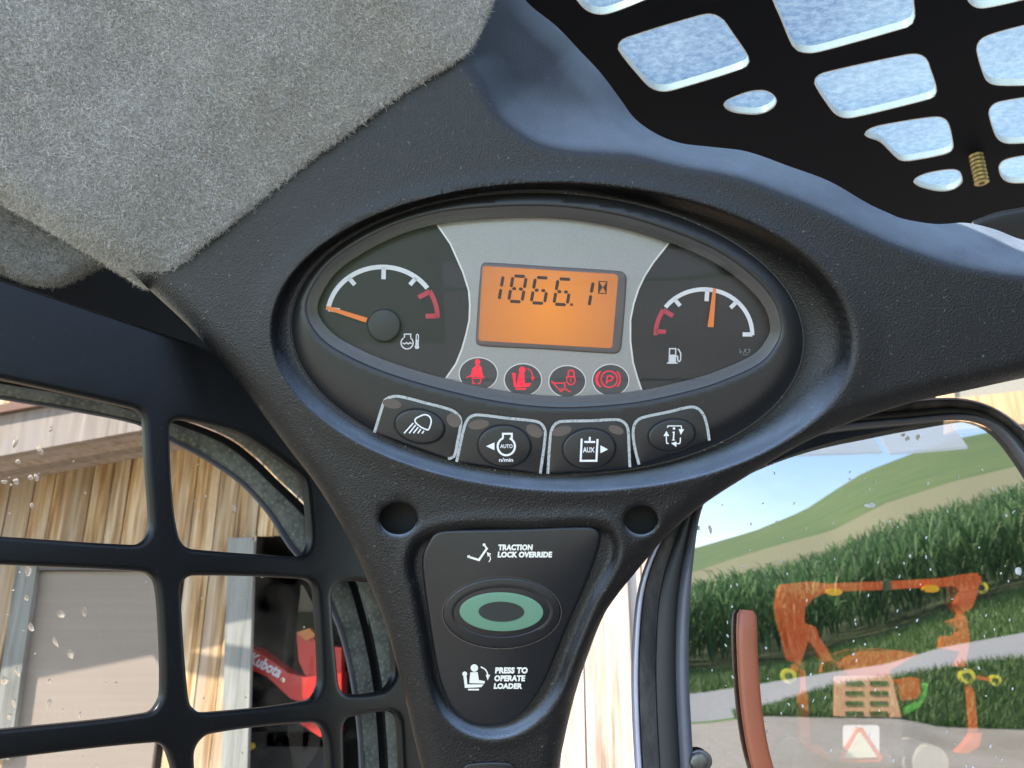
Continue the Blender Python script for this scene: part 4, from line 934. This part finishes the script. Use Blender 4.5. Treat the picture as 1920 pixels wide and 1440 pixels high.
while x < bx_of(1243):
    w = rb.uniform(.10, .145); x1 = x + w - rb.uniform(.004, .010); xm = (x + x1) / 2
    zb = .03
    if bx_of(470) < xm < bx_of(770): zb = z_open + rb.uniform(-.006, .006)
    elif bx_of(70) < xm < bx_of(338): zb = z_door + rb.uniform(-.006, .006)
    pal = xm > bx_of(1000)  # boards at the right end take a paler, greyer wood
    o = box('board', (x, BY - rb.uniform(0, .012), zb), (x1, BY + .025, ztop), M['woodpale'] if pal else M['wood'], barn)
    x += w; i += 1
box('cover_strip', (bx_of(1128), BY - .05, .03), (bx_of(1172), BY - .014, ztop), M['woodpale'], barn)
box('lintel', (bx_of(60), BY - .05, z_door - .03), (bx_of(345), BY - .014, z_door + .05), plain('dark_lintel', (.16, .14, .13), .8, var=.3, scale=9), barn)
dr = box('barn_door', (bx_of(76), BY - .012, .03), (bx_of(336), BY + .02, z_door - .035), M['door'], barn)
def leaning(name, u0, u1, v0, du, v1, mat, th=.06):
    a, b_, c, d = Bp(u0, v0), Bp(u1, v0), Bp(u1 + du, v1), Bp(u0 + du, v1)
    V = [p + np.array([0, dy, 0]) for dy in (-th, -.016) for p in (a, b_, c, d)]
    return obj(name, V, [(0, 1, 2, 3)[::-1], (4, 5, 6, 7), (0, 1, 5, 4), (1, 2, 6, 5), (2, 3, 7, 6), (3, 0, 4, 7)], mat, barn)
leaning('door_post', 42, 80, 1060, -50, 1420, M['woodgrey']); leaning('corner_post', 434, 482, 1010, -12, 1460, M['woodgrey'])
# dark inside of the doorway
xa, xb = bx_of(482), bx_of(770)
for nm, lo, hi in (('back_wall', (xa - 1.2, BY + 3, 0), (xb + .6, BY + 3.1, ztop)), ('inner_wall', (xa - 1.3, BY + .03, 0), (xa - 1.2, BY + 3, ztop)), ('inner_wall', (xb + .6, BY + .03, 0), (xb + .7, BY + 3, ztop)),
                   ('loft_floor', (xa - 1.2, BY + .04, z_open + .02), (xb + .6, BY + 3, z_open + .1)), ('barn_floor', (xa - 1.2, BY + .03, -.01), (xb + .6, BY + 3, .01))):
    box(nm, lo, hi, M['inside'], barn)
# sloping verge of the roof over the boards
PA, PB = Bp(-420, 985), Bp(1275, 672)
for k in range(5):
    y1 = BY - .012 - .115 * k; y0 = y1 - .110
    V = [p + np.array([0, y - BY, z]) for z in (0, .022) for (p, y) in ((PA, y0), (PB, y0), (PB, y1), (PA, y1))]
    obj('soffit_board', V, [(0, 1, 2, 3)[::-1], (4, 5, 6, 7), (0, 1, 5, 4), (1, 2, 6, 5), (2, 3, 7, 6), (3, 0, 4, 7)], M['soffit'], barn)
yb = BY - .60
V = [p + np.array([0, y - BY, z]) for z in (-.03, .20) for (p, y) in ((PA, yb - .025), (PB, yb - .025), (PB, yb), (PA, yb))]
obj('barge_board', V, [(0, 1, 2, 3)[::-1], (4, 5, 6, 7), (0, 1, 5, 4), (1, 2, 6, 5), (2, 3, 7, 6), (3, 0, 4, 7)], M['soffit'], barn)
V = [p + np.array([0, y - BY, z]) for z in (.205, .25) for (p, y) in ((PA, yb - .06), (PB, yb - .06), (PB, BY + 1.2), (PA, BY + 1.2))]
obj('roof', V, [(0, 1, 2, 3)[::-1], (4, 5, 6, 7), (0, 1, 5, 4), (1, 2, 6, 5), (2, 3, 7, 6), (3, 0, 4, 7)], plain('roof_sheet', (.22, .12, .09), .7), barn)
G_ = ypl(3.6); tube('downpipe', [G_(-260, 690), G_(-60, 722), G_(86, 738)], .035, plain('white_gutter', (.75, .75, .74), .4), barn, n=12)
box('side_wall', (bx_of(1238), BY + .03, 0), (bx_of(1243), BY + 1.2, ztop), M['wood'], barn)
# ---- red loader in the doorway
M['redp'] = plain('red_machine_paint', (.52, .025, .02), .35, var=.1)
Lp = ypl(4.62)
def prism(name, outl, y, th, mat, parent, mirror=False, par_px=None):
    f = ypl(y); P = np.array(outl, float)
    if area2(P) < 0: P = P[::-1]
    fr = [f(u, v) for u, v in P]; bk = [p + np.array([0, th, 0]) for p in fr]; n = len(P)
    V = fr + bk; Fc = [tuple(range(n))[::-1], tuple(range(n, 2 * n))] + [(i, (i + 1) % n, n + (i + 1) % n, n + i) for i in range(n)]
    if mirror: V = [np.array([p[0], 2 * YG - p[1], p[2]]) for p in V]; Fc = [q[::-1] for q in Fc]
    return obj(name, V, Fc, mat, parent)
ld = thing('front_loader', Lp(560, 1290) * np.array([1, 1, 0]), 'red front loader with white lettering in the dark barn doorway', 'loader')
prism('lift_arm', [(455, 1212), (480, 1218), (540, 1262), (572, 1270), (640, 1262), (640, 1315), (585, 1322), (545, 1310), (500, 1268), (455, 1250)], 4.62, .16, M['redp'], ld)
prism('mast', [(556, 1186), (578, 1180), (590, 1200), (612, 1210), (640, 1215), (640, 1268), (575, 1272), (560, 1240)], 4.66, .10, M['redp'], ld)
prism('mast_tip', [(556, 1186), (580, 1178), (592, 1192), (575, 1202)], 4.63, .05, plain('dull_orange', (.5, .16, .03), .5), ld)
prism('link_plate', [(560, 1355), (620, 1340), (640, 1372), (600, 1382)], 4.64, .1, M['redp'], ld)
prism('frame', [(470, 1372), (640, 1372), (640, 2050), (470, 2050)], 4.9, .5, plain('dark_machine', (.03, .03, .032), .6), ld)
prism('rear_frame', [(500, 1290), (640, 1290), (640, 1400), (500, 1400)], 4.9, .4, plain('dark_machine_b', (.02, .02, .022), .6), ld)
prism('hose_cap', [(458, 1400), (464, 1394), (472, 1396), (474, 1404), (466, 1409)], 4.62, .05, plain('yellow_cap', (.7, .5, .05), .5), ld)
Qk, Fk = text_polys('Kubota', (466, 1236, 531, 1258), shear=.1, bold=.03, rot=28)
obj('lettering', [ypl(4.615)(u, v) for u, v in Qk], Fk, M['white'], ld)

# ---- timber porch over the yard, upper right of the window
pb = thing('timber_porch', ypl(5.2)(2000, 760), 'timber porch beam above the front window', 'porch')
prism('beam', [(1792, 746), (2500, 672), (2500, 742), (1792, 806)], 5.2, .16, M['beam'], pb)
prism('upper_board', [(1780, 690), (2500, 560), (2500, 672), (1792, 746), (1780, 748)], 5.26, .06, plain('shaded_board', (.20, .185, .15), .8), pb)  # grey-green shadow over the beam put into this board's colour
prism('rafter_end', [(1766, 690), (1784, 688), (1792, 760), (1770, 764)], 5.22, .10, M['beam'], pb)
prism('post', [(2420, 740), (2480, 735), (2500, 1900), (2440, 1900)], 5.24, .14, M['beam'], pb)
cnp = thing('backdrop_sheets', (1, 2 * YG - 6, 0), 'pale translucent canopy sheets added unseen behind the cab to mirror at the top of the front window', 'backdrop')
t = NT('backdrop_sheet'); d1 = t.n('BsdfTranslucent'); d1.inputs[0].default_value = (.80, .85, .90, 1); d2 = t.n('BsdfDiffuse'); d2.inputs[0].default_value = (.8, .85, .9, 1); d3 = t.n('BsdfTransparent'); m1 = t.n('MixShader'); m2 = t.n('MixShader'); m1.inputs[0].default_value = .4; m2.inputs[0].default_value = .35
t.l(d1.outputs[0], m1.inputs[1]); t.l(d2.outputs[0], m1.inputs[2]); t.l(m1.outputs[0], m2.inputs[1]); t.l(d3.outputs[0], m2.inputs[2]); t.l(m2.outputs[0], t.o.inputs[0]); M['poly'] = t.m
for (u0, u1) in ((1200, 1655), (1688, 1815)):  # made-up panels behind the cab, placed to reflect pale in the pane
    f1, f2 = ypl(5.4), ypl(7.0)
    lo2 = [f1(u0 - 20, 860 - (u0 - 1480) * .03), f1(u1, 860 - (u1 - 1480) * .055)]; hi2 = [f2(u1 - 40, 785), f2(u0 - 60, 790)]
    V = lo2 + hi2; V = mir(V + [p + np.array([0, 0, .02]) for p in V])
    obj('roof_sheet', V, [(0, 1, 2, 3), (4, 5, 6, 7)[::-1], (0, 1, 5, 4)[::-1], (1, 2, 6, 5)[::-1], (2, 3, 7, 6)[::-1], (3, 0, 4, 7)[::-1]], M['poly'], cnp)  # panel added for the reflection alone, part of no roof
# ---- orange implement before the open shed, seen through the front window
M['orng'] = plain('orange_machine_paint', (.62, .095, .025), .4, var=.15, scale=6)
M['pink'] = plain('veiled_orange_hood', (.92, .42, .28), .45, var=.08)  # road reflection washing the orange panel pink, put into its colour
M['yel'] = plain('yellow_rim', (.75, .62, .05), .5)
mk = lambda nm, ol, y, th, m, par=None: prism(nm, ol, y, th, m, par, mirror=False)
VY = 8.0
rk = thing('hay_rake', (ypl(VY)(1660, 1100)[0], VY, 0), 'orange folding hay rake with amber lights and white triangle plate, seen through the front window', 'farm implement')
mk('cross_bar', [(1548, 1094), (1655, 1090), (1840, 1080), (1840, 1096), (1655, 1106), (1548, 1110)], VY, .12, M['orng'], rk)
mk('bar_joint', [(1656, 1086), (1668, 1086), (1668, 1108), (1656, 1108)], VY - .02, .16, M['bolt'], rk)
mk('folding_arm', [(1475, 1095), (1520, 1090), (1550, 1094), (1550, 1111), (1527, 1120), (1509, 1140), (1509, 1168), (1530, 1176), (1537, 1196), (1552, 1218), (1562, 1238), (1545, 1242), (1528, 1216), (1516, 1202), (1500, 1248), (1488, 1240), (1478, 1200), (1468, 1165), (1464, 1140), (1468, 1105)], VY, .22, M['orng'], rk)
mk('folding_arm', [(1775, 1084), (1835, 1074), (1834, 1110), (1823, 1140), (1806, 1150), (1795, 1132), (1800, 1110)], VY, .22, M['orng'], rk)
mk('arm_bracket', [(1780, 1166), (1812, 1156), (1819, 1200), (1810, 1250), (1798, 1250), (1800, 1222), (1768, 1216), (1772, 1194), (1800, 1192), (1800, 1180)], VY, .12, M['orng'], rk)
for c in ((1565, 1110), (1747, 1104)): mk('amber_light', ell(*c, 15, 7, 0, 18), VY - .05, .06, plain('amber_lens', (.85, .42, .02), .3), rk)
for (cx_, cy_, r) in ((1480, 1268, 14), (1815, 1268, 14), (1842, 1102, 11), (1868, 1276, 10)):
    a = ell(cx_, cy_, r, r, 0, 22); w_ = mk('wheel', a, VY + .02, .06, M['yel'], rk); mk('hub', ell(cx_, cy_, r * .45, r * .45, 0, 14), VY - .01, .03, M['dark'], w_)
mk('hood', [(1570, 1268), (1575, 1250), (1590, 1234), (1625, 1222), (1690, 1220), (1722, 1226), (1670, 1256), (1668, 1268)], VY + .2, .5, M['orng'], rk)
lp_ = mk('louvre_panel', [(1568, 1268), (1672, 1268), (1690, 1345), (1567, 1343)], VY + .05, .06, M['pink'], rk)
for r_i in range(4):
    for c_i in range(2):
        v0 = 1277 + r_i * 19; k = r_i / 4; u0 = 1586 + c_i * 46
        mk('slot', [(u0, v0), (u0 + 32, v0), (u0 + 33, v0 + 7), (u0, v0 + 7)], VY + .035, .02, plain('slot_dark', (.05, .06, .02), .6) if r_i + c_i == 0 else bpy.data.materials['slot_dark'], lp_)
mk('side_guard', [(1680, 1278), (1724, 1272), (1726, 1300), (1718, 1310), (1690, 1314)], VY + .1, .2, M['orng'], rk)
mk('green_guard', [(1692, 1328), (1720, 1314), (1734, 1290), (1740, 1282), (1738, 1302), (1724, 1326), (1694, 1342)], VY + .12, .1, plain('green_cover', (.08, .42, .05), .5), rk)
for q_ in ([(1500, 1300), (1514, 1300), (1520, 1392), (1500, 1392)], [(1819, 1296), (1827, 1296), (1834, 1370), (1824, 1372)]): mk('support_leg', q_, VY, .08, M['orng'], rk)
mk('foot', [(1796, 1412), (1812, 1396), (1830, 1372), (1842, 1375), (1836, 1400), (1815, 1412)], VY, .1, M['orng'], rk); mk('foot', [(1500, 1390), (1540, 1400), (1560, 1425), (1520, 1410)], VY, .1, M['orng'], rk)
for q_ in ([(1486, 1262), (1492, 1240), (1500, 1244), (1494, 1266)], [(1798, 1146), (1810, 1144), (1808, 1170), (1796, 1170)], [(1500, 1242), (1508, 1242), (1512, 1302), (1502, 1302)], [(1803, 1246), (1811, 1246), (1826, 1300), (1818, 1300)], [(1815, 1264), (1868, 1272), (1868, 1279), (1815, 1271)], [(1560, 1236), (1580, 1244), (1576, 1254), (1552, 1242)]):
    mk('link_arm', q_, VY + .04, .07, M['orng'], rk)
sg_ = mk('warning_plate', rrect(1582, 1360, 1649, 1420, 6), VY - .1, .02, plain('white_plate', (.85, .85, .82), .35), rk)
mk('warning_triangle', [(1608, 1364), (1617, 1364), (1655, 1420), (1650, 1428), (1578, 1430), (1573, 1420)], VY - .125, .02, plain('red_border', (.75, .14, .04), .4), sg_)
mk('triangle_face', [(1611, 1374), (1614, 1374), (1645, 1420), (1583, 1422)], VY - .14, .012, plain('cream_face', (.86, .84, .62), .35), sg_)
for c in (1517, 1746): mk('tyre', ell(c, 1432, 33, 34, 0, 26), VY + .1, .5, plain('dusty_tyre', (.42, .39, .33), .9), rk)
mk('hitch_post', [(1676, 1352), (1690, 1352), (1692, 1420), (1676, 1420)], VY + .05, .1, M['bolt'], rk)
# ---- open shed behind the implement
sx0, sx1 = bx_of(1243), 14.0
shed = thing('open_shed', (4, 9, 0), 'dark open-fronted shed behind the orange hay rake', 'shed')
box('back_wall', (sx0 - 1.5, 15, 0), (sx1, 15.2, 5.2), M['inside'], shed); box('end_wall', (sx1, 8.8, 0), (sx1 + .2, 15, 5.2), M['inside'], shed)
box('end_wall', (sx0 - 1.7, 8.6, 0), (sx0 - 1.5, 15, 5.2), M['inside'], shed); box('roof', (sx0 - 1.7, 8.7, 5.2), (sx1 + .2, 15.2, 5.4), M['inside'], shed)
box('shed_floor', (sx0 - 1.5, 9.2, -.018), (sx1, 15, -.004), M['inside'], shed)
